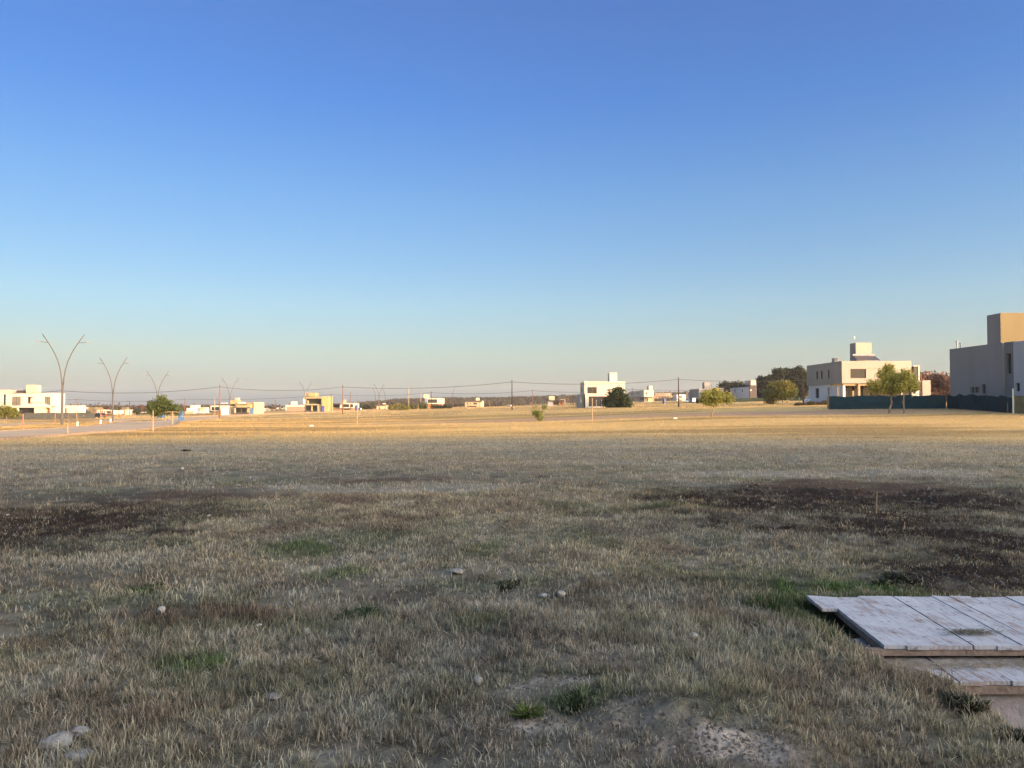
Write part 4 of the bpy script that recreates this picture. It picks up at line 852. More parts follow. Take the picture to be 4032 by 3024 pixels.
def arm_lamp(px, py, D, H, side, label, m_='lamp_metal', reach=.16):
    p = P(px, py, D); root = thing('street_lamp', (p.x, p.y, z1(p.x, p.y)), label, 'street lamp')
    mb = MB(); mb.tube([(0, 0, -.3), (0, 0, H * .55), (side * reach * .15 * H, 0, H * .75), (side * reach * .5 * H, 0, H * .9), (side * reach * H, 0, H)], [.12, .1, .08, .07, .06], 8); mb.build('pole', M[m_], root, smooth=True)
    c = MB(); x = side * reach * H * .8; c.tube([(side * reach * .55 * H, 0, H * .91), (side * reach * 1.1 * H, 0, H * .94)], .05, 6); c.box(side * reach * 1.05 * H, side * reach * 1.3 * H, -.14, .14, H * .93, H * .95); c.build('lamp_head', M['lamp_head'], root)
arm_lamp(1479, 1615, 340, 10, -1, 'curved single arm lamp left of the small distant V lamp'); arm_lamp(1517, 1614, 345, 9.5, -1, 'curved single arm lamp right of the small distant V lamp'); arm_lamp(1782, 1604, 400, 11.3, 1, 'pale green street lamp curving right against the hill')
p = P(510, 1636, 392); r_ = thing('street_lamp', (p.x, p.y, z1(p.x, p.y)), 'dark straight pole lamp with short left arm over the ochre tower house', 'street lamp')
mb = MB(); mb.tube([(0, 0, -.3), (0, 0, 7.4)], .16, 8); mb.build('pole', M['frame'], r_); mb = MB(); mb.tube([(0, 0, 7.3), (-.6, 0, 7.5), (-1.1, 0, 7.55)], .07, 6); mb.box(-1.8, -.9, -.15, .15, 7.5, 7.63); mb.build('lamp_head', M['frame'], r_)

# ------------------------------------------------------------------ utility poles and cables
def pole(px, py, D, top, m_, label, r=.13, cross=False, group='wooden utility poles of the near line'):
    p = P(px, py, D); z = z1(p.x, p.y); zt = P(px, top, D).z; root = thing('utility_pole', (p.x, p.y, z), label, 'pole', group)
    mb = MB(); mb.tube([(0, 0, -.4), (0, 0, (zt - z) * .5), (0, 0, zt - z)], [r * 1.15, r, r * .78], 10); mb.build('shaft', M[m_], root, smooth=True)
    c = MB(); c.box(-.09, .09, -.16, .0, zt - z - .62, zt - z - .44); c.tube([(0, -.12, zt - z - .53), (.16, -.16, zt - z - .53)], .05, 6); c.build('insulator', M['frame'], root)
    return Vector((p.x, p.y - .15, zt - .52))
near = [P(-500, 1540, 190),
 pole(241, 1664, 179, 1530, 'wood_pole', 'brown utility pole partly hidden by the nearest V lamp'), pole(864, 1645, 185, 1515, 'wood_pole', 'red brown utility pole in front of the low white house with dark roof'),
 pole(1349, 1632, 207, 1516, 'wood_pole', 'red brown utility pole in front of the flat roofed white and brown house'), pole(2016, 1615, 201, 1496, 'dark_pole', 'black utility pole standing alone at mid picture'), pole(2672, 1603, 205, 1486, 'dark_pole', 'thick black utility pole right of the unfinished building', r=.16), P(3330, 1482, 212)]
G2 = 'thin utility poles of the far line'
farl = [P(-420, 1566, 330), pole(300, 1600, 330, 1568, 'wood_pole', 'thin pole rising behind the annexe of the white house', .12, group=G2) , pole(727, 1636, 330, 1567, 'wood_pole', 'thin brown far pole left of the small white house cluster', .14, group=G2), pole(1304, 1622, 320, 1549, 'wood_pole', 'leaning paired far pole beside the flat roofed white house', .14, group=G2),
 pole(1698, 1613, 330, 1541, 'dark_pole', 'dark far pole before the white box house', .14, group=G2), pole(2097, 1611, 315, 1533, 'wood_pole', 'thin brown far pole right of the lone black pole', .14, group=G2), pole(2490, 1596, 300, 1528, 'dark_pole', 'thin dark far pole before the long blue shaded upper floor', .13, group=G2), P(3100, 1524, 330)]
for (px, py, D, top, m_, lb) in [(845, 1636, 300, 1564, 'concrete', 'pale concrete pole left of the fourth V lamp'), (1083, 1619, 400, 1575, 'wood_pole', 'tiny pole on the skyline between the yellow houses'), (1379, 1621, 330, 1544, 'wood_pole', 'brown pole in front of the flat roofed white house window'), (1609, 1612, 340, 1517, 'concrete', 'tall pale pole beside the yellow green thicket'), (1657, 1611, 420, 1532, 'concrete', 'faint pale pole left of the white box house'), (349, 1632, 330, 1594, 'wood_pole', 'short pole at the left side of the ochre block'), (468, 1636, 330, 1598, 'dark_pole', 'thin double pole left of the ochre tower house')]:
    pole(px, py, D, top, m_, lb, .13, group=None)
mb = MB()
def cable(name, P_, sag, label, r):
    mb = MB()
    for a, b in zip(P_[:-1], P_[1:]):
        pts_ = []
        for i in range(17):
            t = i / 16; q = a.lerp(b, t); q.z -= sag * 4 * t * (1 - t); pts_.append(q)
        mb.tube(pts_, r, 5, cap=False)
    o = mb.build(name, M['cable'], None); tag(o, label, 'cable')
cable('power_cable', near, .95, 'near black overhead cable sagging between the thick utility poles', .05)
cable('power_cable', farl, .9, 'far thin overhead cable strung between the small far poles', .055)

# ------------------------------------------------------------------ stakes and saplings
def stake(px, py, D, top, label, m_='stake', r=.035, twig=None, lime=False, cross=None, group=None, name='stake', lean=0):
    p = P(px, py, D); z = z1(p.x, p.y); zt = P(px, top, D).z; h_ = max(zt - z, .2)
    root = thing(name, (p.x, p.y, z), label, 'stake' if name == 'stake' else 'sapling', group)
    mb = MB(); mb.tube([(0, 0, -.2), (lean * .5, 0, h_ * .5), (lean, 0, h_)], [r, r * .95, r * .8], 7); mb.build('post' if name == 'stake' else 'trunk', M[m_], root)
    if lime: q = MB(); q.tube([(0, 0, 0), (lean * .1, 0, .55)], [r * 2.6, r * 2.4], 8); q.build('limewashed_base', M['limewash'], root)
    if twig:
        q = MB(); rg_ = random.Random(int(px)); ht = P(px, twig, D).z - z
        q.tube([(.04, 0, -.1), (.03, .02, ht * .5), (.0, 0, ht)], [.016, .012, .004], 5)
        for i in range(7):
            s = ht * (.45 + .07 * i); a = rg_.uniform(0, 6.28); l = rg_.uniform(.25, .55); q.tube([(.02, 0, s), (math.cos(a) * l * .6, math.sin(a) * l * .6, s + l * .3), (math.cos(a) * l, math.sin(a) * l, s + l * .2)], [.009, .006, .003], 4)
        q.build('twigs', M['bark'], root)
    if cross:
        q = MB(); q.tube([(-cross, 0, h_ * .95), (cross * .0, 0, h_ * .97), (cross, 0, h_ * .95)], r * .7, 6); q.build('crossbar', M[m_], root)
    return root
SG = 'staked roadside saplings'
stake(266, 1708, 53, 1668, 'short pale stake with thin sapling on the near verge of the road', twig=1606, group=SG)
stake(602, 1686, 64, 1616, 'pale square stake at the near road edge left of the bushy tree', r=.05, group=SG)
stake(679, 1666, 95, 1620, 'pale stake just right of the bushy tree by the first blue toilet', r=.06, cross=.9, group=SG)
stake(90, 1689, 70, 1630, 'reddish stake in the verge at far left', 'red_stake', .05, group=SG); stake(217, 1659, 110, 1626, 'dark thin stake in front of the grey screen', 'red_stake', .05, group=SG)
stake(305, 1675, 86, 1624, 'slanting sapling with limewashed foot before the screen', 'bark', .045, twig=1600, lime=True, group=SG, name='sapling', lean=-.15); stake(396, 1667, 105, 1608, 'sapling with limewashed foot in front of the black car', 'bark', .05, twig=1600, lime=True, group=SG, name='sapling'); stake(435, 1661, 125, 1612, 'sapling with limewashed foot beside the second V lamp', 'bark', .05, twig=1604, lime=True, group=SG, name='sapling')
stake(1405, 1675, 85, 1585, 'tall thin sapling tied to a pale stake left of centre', r=.05, twig=1542, group=SG, name='sapling', lean=.1); stake(2332, 1657, 80, 1568, 'tall bare sapling on a pale stake before the cream white house', r=.05, twig=1505, group=SG, name='sapling'); 
for (px, py, D, tp, lb) in [(1418, 1629, 220, 1608, 'thin far stake beside the blue signboard'), (1646, 1615, 250, 1590, 'pale far post left of the white box house'), (1567, 1615, 270, 1585, 'pale far post inside the yellow green thicket'), (2091, 1612, 250, 1584, 'thin red stake at the foot of the far brown pole'), (2110, 1610, 240, 1577, 'tall pale stake above the green sapling bush'), (1928, 1605, 300, 1587, 'pale post in the field below the hill'), (1843, 1613, 300, 1590, 'pale thin post left of the tan hillside house'), (2520, 1603, 195, 1583, 'short grey post right of the dark bushy tree'), (2531, 1604, 195, 1587, 'thick dark stump post left of the thick black pole'), (802, 1645, 150, 1622, 'faint thin stake in the verge left of the red brown pole'), (1213, 1636, 230, 1618, 'faint stake by the fifth V lamp')]:
    stake(px, py, D, tp, lb, r=.07 if D > 150 else .03, group='thin stakes across the field')
# posts near wide pepper tree and before the green fence
for (x_, y0, y1_, lb) in [(1397, 905, 710, 'grey post under the left side of the wide pepper tree'), (1655, 905, 740, 'grey post under the middle of the wide pepper tree'), (1920, 905, 725, 'grey post between the wide pepper tree and the grey house')]:
    a_, b_ = c9(x_, y0), c9(x_, y1_); stake(a_[0], a_[1], 208, b_[1], lb, 'bark', .09, group='posts under the wide pepper tree')
a_ = c9(2010, 820); b_ = c9(2010, 455); stake(a_[0], a_[1], 135, b_[1], 'tall orange brown post at the left corner of the grey house', 'wood_pole', .16)
a_ = c6(590, 1075); b_ = c6(590, 952); stake(a_[0], a_[1], 98, b_[1], 'orange brown corner post at the left end of the green fence', 'red_stake', .10)
a_ = c7(1405, 1512); b_ = c7(1405, 1190); stake(a_[0], a_[1], 74, b_[1], 'white painted post with knob top at the right end of the green fence', 'limewash', .065)
q = stake(a_[0] - 22, a_[1] - 6, 76, b_[1] + 55, 'dark crooked post beside the white fence post', 'bark', .05)

# ------------------------------------------------------------------ fences of shade cloth
def fence(name, label, path, H, m_, post_step, sag=.08, pm='bark', wav=.12, tops=None):
    path = [np.array(p[:2]) for p in path]; seg = [np.linalg.norm(path[i + 1] - path[i]) for i in range(len(path) - 1)]; tot = sum(seg)
    def at(s):
        for i, l in enumerate(seg):
            if s <= l + 1e-6: return path[i] + (path[i + 1] - path[i]) * (s / l)
            s -= l
        return path[-1]
    mid = at(tot / 2); zr_ = z1(*mid); root = thing(name, (mid[0], mid[1], zr_), label, 'fence')
    N_ = int(tot / .35); rows = 7; mb = MB()
    for i in range(N_ + 1):
        s = tot * i / N_; p = at(s); zb = z1(*p); t = (s % post_step) / post_step; hh_ = H - sag * 4 * t * (1 - t) + .05 * math.sin(s * 2.3)
        if tops: hh_ += np.interp(s / tot, tops[0], tops[1])
        for j in range(rows):
            u = j / (rows - 1); off = wav * (vn(s * .9, u * 2., 7) - .5) * (1 - abs(2 * u - 1) * .5) * 2
            mb.v.append((p[0] - mid[0] + off * .3, p[1] - mid[1] + off, zb - zr_ - .02 + hh_ * u))
    for i in range(N_):
        for j in range(rows - 1): mb.f.append((i * rows + j, (i + 1) * rows + j, (i + 1) * rows + j + 1, i * rows + j + 1))
    mb.build('shade_cloth', M[m_], root, smooth=True)
    s = 0
    while s <= tot:
        p = at(s); zb = z1(*p); q = MB(); q.tube([(p[0] - mid[0], p[1] - mid[1] + .09, zb - zr_ - .3), (p[0] - mid[0], p[1] - mid[1] + .09, zb - zr_ + H + .07)], .05, 6); q.build('post', M[pm], root); s += post_step
    return root
fa = P(3265, 1612, 97); fb = P(3745, 1616, 92); fc = P(3985, 1618, 76)
fence('green_fence', 'dark blue green shade cloth fence in front of the grey house with the solar heater', [fa, (fb.x - .6, fb.y)], 1.72, 'shade_cloth', 4.2, tops=([0, .8, 1], [0, 0, -.08]))
fence('green_fence', 'sagging wrinkled dark green shade cloth along the wall of the big grey house', [(fb.x - .5, fb.y - .2), (51.3, 84), (fc.x, fc.y)], 1.72, 'shade_cloth', 3.4, sag=.16, wav=.3, pm='dark_bark', tops=([0, .35, .7, 1], [-.1, .12, .05, 0]))
p0 = P(3998, 1618, 74); fence('olive_fence', 'faded olive tarpaulin screen at the right edge beyond the white post', [p0, (p0.x + 1.6, p0.y - 3.5), (p0.x + 5, p0.y - 6)], 1.75, 'olive_cloth', 3)
a_, b_, c_ = P(*c1(-700, 1205), 196), P(*c1(300, 1185), 200), P(*c1(1178, 1160), 208)
fence('grey_fence', 'long low grey green shade cloth screen in front of the large white house', [a_, b_, c_], 1.75, 'grey_cloth', 8, pm='stake')
a_, b_ = P(*c9(465, 826), 300), P(*c9(1290, 815), 303)
fence('hedge_fence', 'very dark green screen at the foot of the white house with long shaded wall', [a_, b_], 1.5, 'hedge_cloth', 8)
a_, b_ = P(*c8(1605, 590), 300), P(*c8(1980, 600), 290)
fence('hedge_fence', 'dark green screen left of the leaning young tree', [a_, b_], 1.8, 'hedge_cloth', 8)
a_, b_ = P(*c9(1700, 810), 300), P(*c9(2050, 812), 300)
fence('hedge_fence', 'dark blue screen under the pines beside the grey house', [a_, b_], 1.3, 'hedge_cloth', 8)
# wire fence of thin poles beside the white house at mid picture
r_ = None; rg = random.Random(8)
pA, pB = P(2222, 1603, 250), P(2272, 1606, 215)
root = thing('wire_fence', (pA.x, pA.y, z1(pA.x, pA.y)), 'row of dark thin fence posts with rails left of the cream white house', 'fence')
rail = MB(); prev = None
for i in range(9):
    q = pA.lerp(pB, i / 8); z = z1(q.x, q.y); m_ = MB(); o_ = Vector((q.x - pA.x, q.y - pA.y, z - root.location.z)); m_.tube([o_ + Vector((0, 0, -.2)), o_ + Vector((0, 0, 3.2 + rg.uniform(-.5, .6)))], .07, 6); m_.build('post', M['bark'], root)
    if prev is not None:
        for hz in (1.0, 2.0): rail.tube([prev + Vector((0, 0, hz)), o_ + Vector((0, 0, hz))], .03, 5)
    prev = o_
rail.build('rail', M['bark'], root)
for k, (xa, xb, yb, D, n, lb) in enumerate([(1000, 1600, 545, 260, 14, 'pale thin roadside posts and rail across the left background')]):
    a_, b_ = P(*c10(xa, yb), D), P(*c10(xb, yb), D); root = thing('post_fence', (a_.x, a_.y, z1(a_.x, a_.y)), lb, 'fence'); rail = MB()
    for i in range(n):
        q = a_.lerp(b_, i / (n - 1)); m_ = MB(); o_ = Vector((q.x - a_.x, 0, z1(q.x, q.y) - root.location.z)); m_.tube([o_, o_ + Vector((0, 0, 1.6))], .07, 5); m_.build('post', M['stake'], root)
    rail.tube([Vector((0, 0, 1.2)), Vector((b_.x - a_.x, 0, 1.2 + z1(b_.x, b_.y) - root.location.z))], .03, 5); rail.build('rail', M['stake'], root)

# ------------------------------------------------------------------ portable toilets
def toilet(px, py, D, label, m_='blue_plastic', rz=.35, first=None):
    p = P(px, py, D); loc = (p.x, p.y, z1(p.x, p.y)); root = thing('portable_toilet', loc, label, 'portable toilet', 'blue portable toilets', rz)
    b = MB(); b.box(-.55, .55, -.55, .55, .12, 2.15); b.build('cabin', M[m_], root, bevel=.04); q = MB(); q.box(-.62, .62, -.62, .62, 0, .12); q.build('base', M['kerb'], root)
    q = MB(); q.quad((-.58, -.58, 2.15), (.58, -.58, 2.15), (.3, 0, 2.32), (-.3, 0, 2.32)); q.quad((.58, .58, 2.15), (-.58, .58, 2.15), (-.3, 0, 2.32), (.3, 0, 2.32)); q.quad((-.58, -.58, 2.15), (-.3, 0, 2.32), (-.58, .58, 2.15)); q.quad((.58, -.58, 2.15), (.3, 0, 2.32), (.58, .58, 2.15)); q.box(-.58, .58, -.58, .58, 2.10, 2.15); q.build('roof', M[m_], root)
    d = MB(); d.box(-.42, .42, -.585, -.553, .2, 2.02); dr = d.build('door', M[m_], root, bevel=.01); q = MB(); q.box(.3, .36, -.62, -.588, 1.0, 1.2); q.build('handle', M['white_frame'], dr)
    return root
toilet(713, 1660, 165, 'nearest blue portable toilet right of the bushy roadside tree'); toilet(991, 1637, 275, 'blue portable toilet in front of the cream end of the low ochre house'); toilet(1271, 1623, 290, 'dark blue portable toilet with white panel at the yellow house', 'deep_blue'); toilet(629, 1645, 195, 'blue portable toilet seen below the bushy tree left half'); toilet(640, 1645, 196, 'blue portable toilet seen below the bushy tree right half')
toilet(1403, 1617, 310, 'small dark blue cabin right of the flat roofed white house', 'deep_blue'); toilet(2616, 1584, 330, 'dark blue cabin before the unfinished building', 'deep_blue')
for (px, py, D, lb) in [(1419, 1611, 235, 'small blue signboard with white half on a thin post'), (2010, 1598, 330, 'tiny white and dark sign left of the lone black pole')]:
    p = P(px, py, D); root = thing('signboard', (p.x, p.y, z1(p.x, p.y)), lb, 'sign'); zc = p.z - root.location.z
    q = MB(); q.tube([(0, .04, -.2), (0, .04, zc)], .05, 6); q.build('post', M['frame'], root); q = MB(); q.box(-.45, .1, -.03, 0, zc - .3, zc + .45); q.build('board', M['deep_blue'], root); q = MB(); q.box(.1, .45, -.03, 0, zc - .2, zc + .35); q.build('white_panel', M['white_paint'], root)

# ------------------------------------------------------------------ cars
def car(p, rz, label, paint, name='parked_car', L=4.2, H=1.55, Wd=1.75, van=False):
    root = thing(name, p, label, 'car' if not van else 'van', None, rz)
    pr = [(-L / 2, .35), (-L / 2, .85), (-L / 2 + .25, .98), (-L / 2 + 1.0, 1.05), (-L / 2 + 1.55, H - .06), (-L / 2 + 2.1, H), (L / 2 - .9, H - .03), (L / 2 - .35, 1.05), (L / 2 - .02, .9), (L / 2, .35)]
    if van: pr = [(-L / 2, .35), (-L / 2, .9), (-L / 2 + .6, 1.1), (-L / 2 + 1.2, H - .05), (-L / 2 + 1.6, H), (L / 2 - .1, H), (L / 2, H - .15), (L / 2, .35)]
    mb = MB(); n = len(pr)
    def hw(z): return Wd / 2 * (1 - .18 * max(0, (z - .95) / (H - .95)))
    for s in (-1, 1):
        mb.v += [(x, s * hw(z), z) for x, z in pr]
    mb.f += [tuple(range(n - 1, -1, -1)), tuple(range(n, 2 * n))] + [(i, (i + 1) % n, n + (i + 1) % n, n + i) for i in range(n)]
    mb.build('body', M[paint], root, bevel=.06)
    for s in (-1, 1):
        g = MB(); y = lambda z: s * (hw(z) + .004); x0 = -L / 2 + 1.25; x1 = L / 2 - .62
        g.quad((x0, y(1.06), 1.06), (x1, y(1.06), 1.06), (x1 - .25, y(H - .14), H - .14), (x0 + .42, y(H - .14), H - .14)); g.build('side_window', M['glass'], root)
        for xx in (-L / 2 + .8, L / 2 - .8):
            t = MB(); t.tube([(xx, s * (Wd / 2 - .2), .32), (xx, s * (Wd / 2 + .01), .32)], .32, 18); w_ = t.build('wheel', M['rubber'], root); t = MB(); t.tube([(xx, s * (Wd / 2 + .0), .32), (xx, s * (Wd / 2 + .025), .32)], .19, 14); t.build('rim', M['steel'], w_)
        l = MB(); l.box(L / 2 - .06, L / 2 + .02, s * (Wd / 2 - .35), s * (Wd / 2 - .02), .78, .98); l.build('tail_light', M['red_light'], root)
        l = MB(); l.box(-L / 2 - .02, -L / 2 + .06, s * (Wd / 2 - .4), s * (Wd / 2 - .05), .62, .8); l.build('headlight', M['lamp_head'], root)
    g = MB(); z0, z1__ = 1.08, H - .12
    g.quad((-L / 2 + 1.02, -hw(z0) * .88, z0 + .0), (-L / 2 + 1.02, hw(z0) * .88, z0), (-L / 2 + 1.50, hw(z1__) * .88, z1__ + .02), (-L / 2 + 1.50, -hw(z1__) * .88, z1__ + .02)); g.build('windscreen', M['glass'], root, )
    g = MB(); g.quad((L / 2 - .33, -hw(z0) * .85, z0 + .02), (L / 2 - .33, hw(z0) * .85, z0 + .02), (L / 2 - .82, hw(z1__) * .85, z1__ + .02), (L / 2 - .82, -hw(z1__) * .85, z1__ + .02)); g.build('rear_window', M['glass'], root)
    return root
p = P(*c10(632, 600), 235); car((p.x, p.y, z1(p.x, p.y)), -.5, 'black car with red tail light parked at the end of the grey screen', 'black_paint', L=4.4)
p = P(*c8(1428, 590), 335); car((p.x, p.y, z1(p.x, p.y)), R(70), 'white car parked facing us right of the thick black pole', 'white_paint', L=4.2)
p = P(*c8(1570, 588), 330); car((p.x, p.y, z1(p.x, p.y)), R(75), 'white boxy van beside the dark green screen', 'white_paint', name='parked_van', L=4.6, H=2.1, van=True)
p = P(3176, 1588, 140); car((p.x + 1.6, p.y, z1(p.x, p.y)), R(10), 'white car nose peeping out behind the left wall of the grey house', 'white_paint', L=4.2)

# ------------------------------------------------------------------ timber cover over the trench
def boards(name, label, x0, x1, y0, y1, z, seed, dark=.3, lean=0.09, th=.028, short=False):
    rg_ = random.Random(seed); root = thing(name, (x0, y0, z), label, 'wooden panel'); mb = MB(); x = 0
    L_ = y1 - y0
    tilt = Matrix.Rotation(-lean, 3, 'Z')
    while x < x1 - x0:
        w_ = rg_.choice((.145, .16, .30, .18)); g_ = rg_.choice((.001, .002, .003, .014)); a = rg_.uniform(-.012, .012); b = rg_.uniform(-.03, .02) if rg_.random() < .4 else rg_.uniform(-.006, .006); dz = rg_.uniform(-.004, .006)
        n = len(mb.v); k = 6
        if short and x < .1: w_ = .13; a = .98; g_ = .002
        # each board carries a slightly chipped far end and a hint of cup
        xs_ = [x, x + w_]
        for (xx) in xs_:
            ch = rg_.uniform(-.035, .015)
            for yy in (a, (a + L_) * .5, L_ + b + ch):
                q = tilt @ Vector((xx, yy, 0)); sx_ = q.x
                mb.v.append((q.x, yy, dz + rg_.uniform(-.002, .002))); mb.v.append((q.x, yy, dz - th))
        # indices: col*6 + row*2 (+1 bottom)
        for r in (0, 1):
            mb.f.append((n + r * 2, n + 6 + r * 2, n + 6 + r * 2 + 2, n + r * 2 + 2)); mb.f.append((n + r * 2 + 1, n + r * 2 + 3, n + 6 + r * 2 + 3, n + 6 + r * 2 + 1))
            mb.f.append((n + r * 2, n + r * 2 + 2, n + r * 2 + 3, n + r * 2 + 1)); mb.f.append((n + 6 + r * 2, n + 6 + r * 2 + 1, n + 6 + r * 2 + 3, n + 6 + r * 2 + 2))
        mb.f.append((n, n + 1, n + 7, n + 6)); mb.f.append((n + 4, n + 10, n + 11, n + 5)); x += w_ + g_
    mb.build('boards', M['deck_' + name], root)
    return root
def deck_mat(name, cover):
    m = bpy.data.materials.new(name); m.use_nodes = True; N = m.node_tree.nodes; L = m.node_tree.links; p = N['Principled BSDF']; p.inputs['Roughness'].default_value = .85; p.inputs['Specular IOR Level'].default_value = .2
    tc = N.new('ShaderNodeTexCoord'); mp = N.new('ShaderNodeMapping'); mp.inputs['Scale'].default_value = (9, 1.1, 3); L.new(tc.outputs['Object'], mp.inputs[0])
    g = N.new('ShaderNodeTexNoise'); g.inputs['Scale'].default_value = 4; g.inputs['Detail'].default_value = 10; g.inputs['Roughness'].default_value = .7; L.new(mp.outputs[0], g.inputs[0])
    g2 = N.new('ShaderNodeTexNoise'); g2.inputs['Scale'].default_value = 2.6; g2.inputs['Detail'].default_value = 8; g2.inputs['Roughness'].default_value = .68; L.new(tc.outputs['Object'], g2.inputs[0])
    ad = N.new('ShaderNodeMath'); ad.operation = 'ADD'; L.new(g.outputs[0], ad.inputs[0]); L.new(g2.outputs[0], ad.inputs[1])
    r = N.new('ShaderNodeValToRGB'); L.new(ad.outputs[0], r.inputs[0]); e = r.color_ramp.elements; r.color_ramp.interpolation = 'EASE'
    ad2 = N.new('ShaderNodeMapRange'); L.new(ad.outputs[0], ad2.inputs[0]); ad2.inputs[1].default_value = .72; ad2.inputs[2].default_value = 1.28; L.new(ad2.outputs[0], r.inputs[0])
    e[0].position = 0.0; e[0].color = (.46, .45, .45, 1); e[1].position = 1; e[1].color = (.20, .13, .10, 1)
    for pos, c in ((cover, (.38, .37, .365, 1)), (cover + .13, (.30, .28, .28, 1)), (cover + .27, (.29, .21, .17, 1))): q = e.new(min(pos, .97)); q.color = c
    sp_ = N.new('ShaderNodeTexNoise'); sp_.inputs['Scale'].default_value = 16; sp_.inputs['Detail'].default_value = 3; L.new(tc.outputs['Object'], sp_.inputs[0]); sr = N.new('ShaderNodeMapRange'); sr.inputs[1].default_value = .61; sr.inputs[2].default_value = .69; sr.inputs[4].default_value = .7; L.new(sp_.outputs[0], sr.inputs[0])
    mz = N.new('ShaderNodeMix'); mz.data_type = 'RGBA'; L.new(sr.outputs[0], mz.inputs[0]); L.new(r.outputs[0], mz.inputs[6]); mz.inputs[7].default_value = (.13, .11, .10, 1); L.new(mz.outputs[2], p.inputs['Base Color'])
    b = N.new('ShaderNodeBump'); b.inputs['Strength'].default_value = .5; b.inputs['Distance'].default_value = .006; L.new(g.outputs[0], b.inputs['Height']); L.new(b.outputs[0], p.inputs['Normal'])
    return m
M['deck_timber_panel'] = deck_mat('limewashed_boards', .52); M['deck_lower_timber_panel'] = deck_mat('worn_boards', .44)
M['raw_timber'] = mat('raw_timber', (.22, .16, .12), .85, noise=.4, nscale=12, streak=False, bump=.4, bscale=30)
def edge_beam(parent, pts_, h_, t_, name='edge_beam'):
    mb = MB()
    (xa, ya), (xb, yb) = pts_; n_ = 14; d = Vector((xb - xa, yb - ya)); nn = Vector((-d.y, d.x)).normalized() * t_; rg_ = random.Random(3)
    for i in range(n_):
        a = i / n_; b = (i + 1) / n_ - .0; j = rg_.uniform(-.003, .003)
        mb.v += [(xa + d.x * a, ya + d.y * a + j, -h_), (xa + d.x * b, ya + d.y * b + j, -h_), (xa + d.x * b, ya + d.y * b + j, -.030), (xa + d.x * a, ya + d.y * a + j, -.030), (xa + d.x * a + nn.x, ya + d.y * a + nn.y, -h_), (xa + d.x * b + nn.x, ya + d.y * b + nn.y, -h_), (xa + d.x * b + nn.x, ya + d.y * b + nn.y, -.030), (xa + d.x * a + nn.x, ya + d.y * a + nn.y, -.030)]
        k = len(mb.v) - 8; mb.f += [tuple(k + i_ for i_ in f_) for f_ in ((0, 1, 2, 3), (5, 4, 7, 6), (3, 2, 6, 7), (1, 0, 4, 5), (0, 3, 7, 4), (2, 1, 5, 6))]
    return mb.build(name, M['raw_timber'], parent)
tp = boards('timber_panel', 'upper whitewashed plank panel lying over the trench beside green grass', 2.51, 7.6, 5.45, 6.86, .10, 1, short=True)
edge_beam(tp, ((.02, .01), (4.9, .01)), .075, .05); edge_beam(tp, ((.13, .06), (.24, 1.1)), .075, -.05, 'side_batten'); edge_beam(tp, ((.16, 1.40), (5.0, 1.40)), .075, .05, 'rear_batten')
for xx in (1.6, 3.2): edge_beam(tp, ((xx, .08), (xx + .12, 1.35)), .075, -.05, 'cross_batten')
lp = boards('lower_timber_panel', 'lower weathered plank panel half under the upper one, strewn with straw', 2.49, 7.6, 5.06, 6.0, -.015, 2)
edge_beam(lp, ((.02, .01), (5.0, .01)), .085, .05)
# concrete side of the trench
mb = MB(); mb.box(2.95, 8.5, 5.14, 5.35, -1.0, -.105); o = mb.build('concrete_kerb', mat('concrete_curb', (.30, .26, .245), .9, noise=.25, nscale=2.5, bump=.5, bscale=20), None, bevel=.015); tag(o, 'pale concrete block wall under the front edge of the lower plank panel', 'concrete wall')
# loose straw on the boards
def straw(name, label, spots, n, L_, col, seed):
    rg_ = np.random.default_rng(seed); c = np.array(spots, float)[rg_.integers(0, len(spots), n)]
    x = c[:, 0] + rg_.normal(0, 1, n) * c[:, 2]; y = c[:, 1] + rg_.normal(0, 1, n) * c[:, 3]; z = c[:, 4] + np.abs(rg_.normal(0, .006, n)) + .004
    a = rg_.normal(0.3, 1.0, n); l = L_ * rg_.uniform(.4, 1.4, n); dx, dy = np.cos(a) * l / 2, np.sin(a) * l / 2; w_ = .0022
    dz = rg_.normal(0, .006, n); cu = rg_.normal(0, .25, n)
    px_, py_ = -np.sin(a) * w_, np.cos(a) * w_
    V = np.stack([np.stack([x - dx, y - dy, z], 1), np.stack([x + px_ - dy * cu, y + py_ + dx * cu, z + .003 + np.abs(dz)], 1), np.stack([x + dx, y + dy, z + dz.clip(0)], 1), np.stack([x - px_ - dy * cu, y - py_ + dx * cu, z + .002 + np.abs(dz)], 1)], 1).reshape(-1, 3)
    cc = np.array(col)[None] * rg_.uniform(.5, 1.35, (n, 1)); o = np_mesh(name, V, np.arange(n * 4).reshape(-1, 4), M['blade'], cols=np.repeat(cc, 4, 0), nper=4); tag(o, label, 'straw', kind='stuff')
straw('loose_straw', 'loose dry straw gathered on the lower planks below the upper panel edge', [(2.9, 5.34, .22, .06, -.012), (3.5, 5.37, .35, .05, -.012), (4.1, 5.36, .4, .06, -.012), (2.62, 5.30, .08, .1, -.012)], 1500, .09, (.38, .31, .21), 1)
straw('loose_straw', 'small dark straw clump lying on the upper white panel', [(3.42, 5.72, .10, .035, .106)], 420, .05, (.17, .14, .08), 2)
